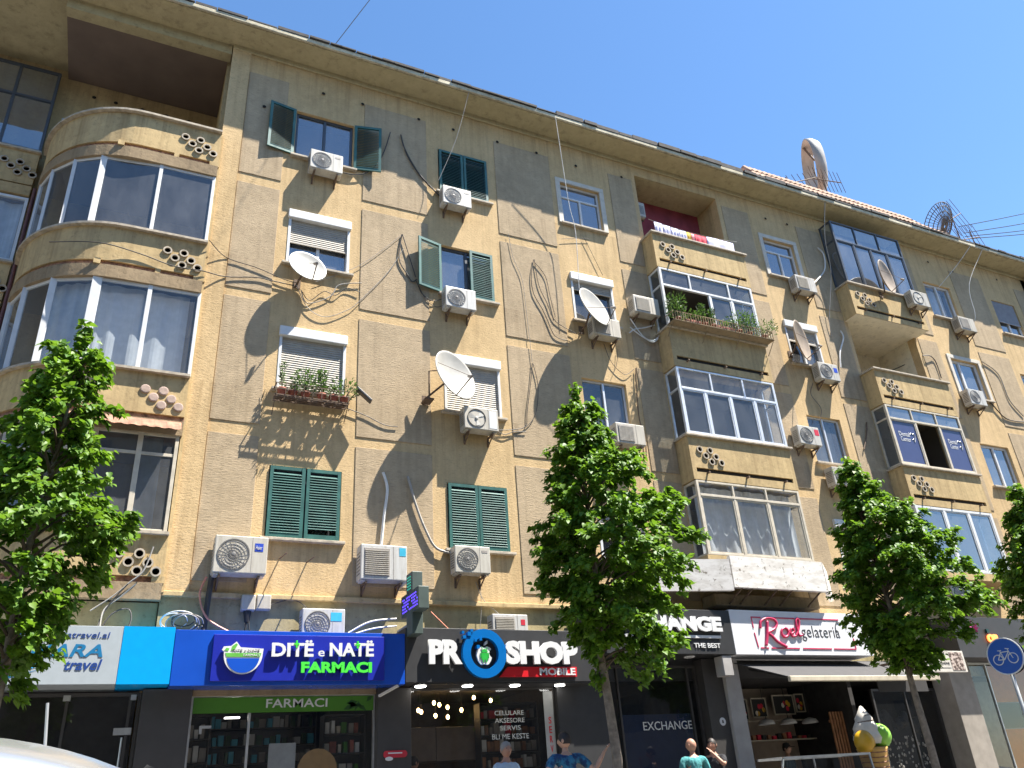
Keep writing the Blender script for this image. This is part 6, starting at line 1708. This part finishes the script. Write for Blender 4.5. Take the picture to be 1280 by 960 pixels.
# ------------------------------------------------------------------ bicycle road sign
rs = thing("road_sign", "round blue bicycle sign on a grey post at the right edge", "road sign", (14.52, -5.0, .2), R(-80))
b = MB(); b.tube([(0, .03, 0), (0, .03, 3.02)], .032, 10); b.build("post", M['galv'], rs, smooth=True)
def plate(y0, y1, r, mi=0):
    return [(r*math.cos(i*math.pi/16), 2.72+r*math.sin(i*math.pi/16)) for i in range(32)]
b = MB(); b.prism(plate(0, 0, .31), -.012, .0, 0); b.build("plate", M['road_sign'], rs)
b = MB(); b.tube([(p[0], -.008, p[1]) for p in plate(0, 0, .308)], .012, 6, closed=True); b.build("rim", M['letter_w'], rs)
b = MB(); y = -.0165
for cx in (-.13, .13): b.tube([(cx+.085*math.cos(i*.3142), y, 2.67+.085*math.sin(i*.3142)) for i in range(20)], .009, 5, closed=True)
A = (-.13, y, 2.67); B = (.13, y, 2.67); C_ = (-.02, y, 2.66); D = (-.055, y, 2.79); E_ = (.085, y, 2.79)
for p, q in ((A, C_), (C_, D), (D, E_), (C_, E_), (A, D), (B, E_), (E_, (.075, y, 2.84)), ((.04, y, 2.845), (.105, y, 2.83)), (D, (-.065, y, 2.82)), ((-.10, y, 2.825), (-.035, y, 2.82))): b.tube([p, q], .0085, 5)
b.build("bicycle_symbol", M['letter_w'], rs)
b = MB(); b.prism([(p[0], p[1]) for p in plate(0, 0, .31)], .10, .112, 0); b.build("rear_plate", M['black_clad'], rs)
b = MB(); b.box(-.045, .045, .0005, .0995, 2.85, 2.89); b.box(-.045, .045, .0005, .0995, 2.55, 2.59); b.build("clamp", M['galv'], rs)

# ------------------------------------------------------------------ silver car in the foreground
car = thing("parked_car", "silver car close to the camera, only its roof and aerial showing at the lower left", "car", (-.35, -11.4, .03))
def loft(stations, mat, name, smooth=True):
    """stations: (x, [(y, z) ...]) rings with equal counts, open at the bottom."""
    mb = MB(); n = len(stations[0][1]); vs = [(x, y, z) for x, rg in stations for y, z in rg]
    fs = [(i*n+j, i*n+j+1, (i+1)*n+j+1, (i+1)*n+j) for i in range(len(stations)-1) for j in range(n-1)]
    fs += [tuple(range(n)), tuple(range((len(stations)-1)*n+n-1, (len(stations)-1)*n-1, -1))]
    mb.add(vs, fs); o = mb.build(name, mat, car, smooth=smooth)
    ss = o.modifiers.new("sub", 'SUBSURF'); ss.levels = 2; ss.render_levels = 2
    return o
def sect(w, zl, zb, c=.06): return [(-w*.92, zl), (-w, zl+.12), (-w, (zl+zb)/2), (-w*.96, zb-.03), (-w*.86, zb+.01), (-w*.45, zb+c*.8), (0, zb+c), (w*.45, zb+c*.8), (w*.86, zb+.01), (w*.96, zb-.03), (w, (zl+zb)/2), (w, zl+.12), (w*.92, zl)]
loft([(-2.2, sect(.70, .35, .80)), (-2.05, sect(.80, .25, .92)), (-1.2, sect(.86, .2, .98)), (.2, sect(.87, .2, .98)), (1.2, sect(.85, .2, .92)), (1.9, sect(.78, .25, .80)), (2.1, sect(.66, .32, .68))], M['carpaint'], "body")
def top(w, z0, z1, c=.05): return [(-w*1.18, z0), (-w*1.1, z0+(z1-z0)*.5), (-w, z1-.04), (-w*.86, z1+.0), (-w*.45, z1+c*.8), (0, z1+c), (w*.45, z1+c*.8), (w*.86, z1), (w, z1-.04), (w*1.1, z0+(z1-z0)*.5), (w*1.18, z0)]
loft([(-1.85, top(.60, .92, 1.0)), (-1.45, top(.64, .94, 1.28)), (-.9, top(.66, .95, 1.43)), (-.3, top(.66, .95, 1.455)), (.1, top(.655, .95, 1.42)), (.42, top(.64, .95, 1.33)), (.85, top(.62, .93, 1.10)), (1.1, top(.60, .92, .98))], M['carpaint'], "roof")
b = MB()
for s in (-1, 1):
    b.add([(-1.35, s*.79, .99), (-.35, s*.795, 1.0), (-.38, s*.725, 1.33), (-1.0, s*.72, 1.31)], [(0, 1, 2, 3)]); b.add([(-.28, s*.795, 1.0), (.72, s*.785, 1.0), (.25, s*.725, 1.32), (-.3, s*.728, 1.33)], [(0, 1, 2, 3)])
b.build("side_window", M['rubber'], car)
b = MB(); b.add([(.50, -.60, 1.335), (.50, .60, 1.335), (1.02, .66, 1.075), (1.02, -.66, 1.075)], [(0, 1, 2, 3)]); b.build("windscreen", M['rubber'], car)
for sx in (-1.35, 1.35):
    for sy in (-1, 1):
        b = MB(); b.lathe([(.12, -.1), (.30, -.1), (.32, -.06), (.32, .06), (.30, .1), (.12, .1)], 20, 0, Matrix.Translation((sx, sy*.78, .32)) @ Matrix.Rotation(math.pi/2, 4, 'X')); w = b.build("wheel", M['rubber'], car)
        b = MB(); b.lathe([(.001, .09), (.2, .09), (.21, .05), (.001, -.09)], 14, 0, Matrix.Translation((sx, sy*.79, .32)) @ Matrix.Rotation(-sy*math.pi/2, 4, 'X')); b.build("rim", M['steel'], w)
b = MB(); b.tube([(.18, .1, 1.43), (.16, .1, 1.60)], .006, 6); b.build("aerial_mast", M['steel'], car)
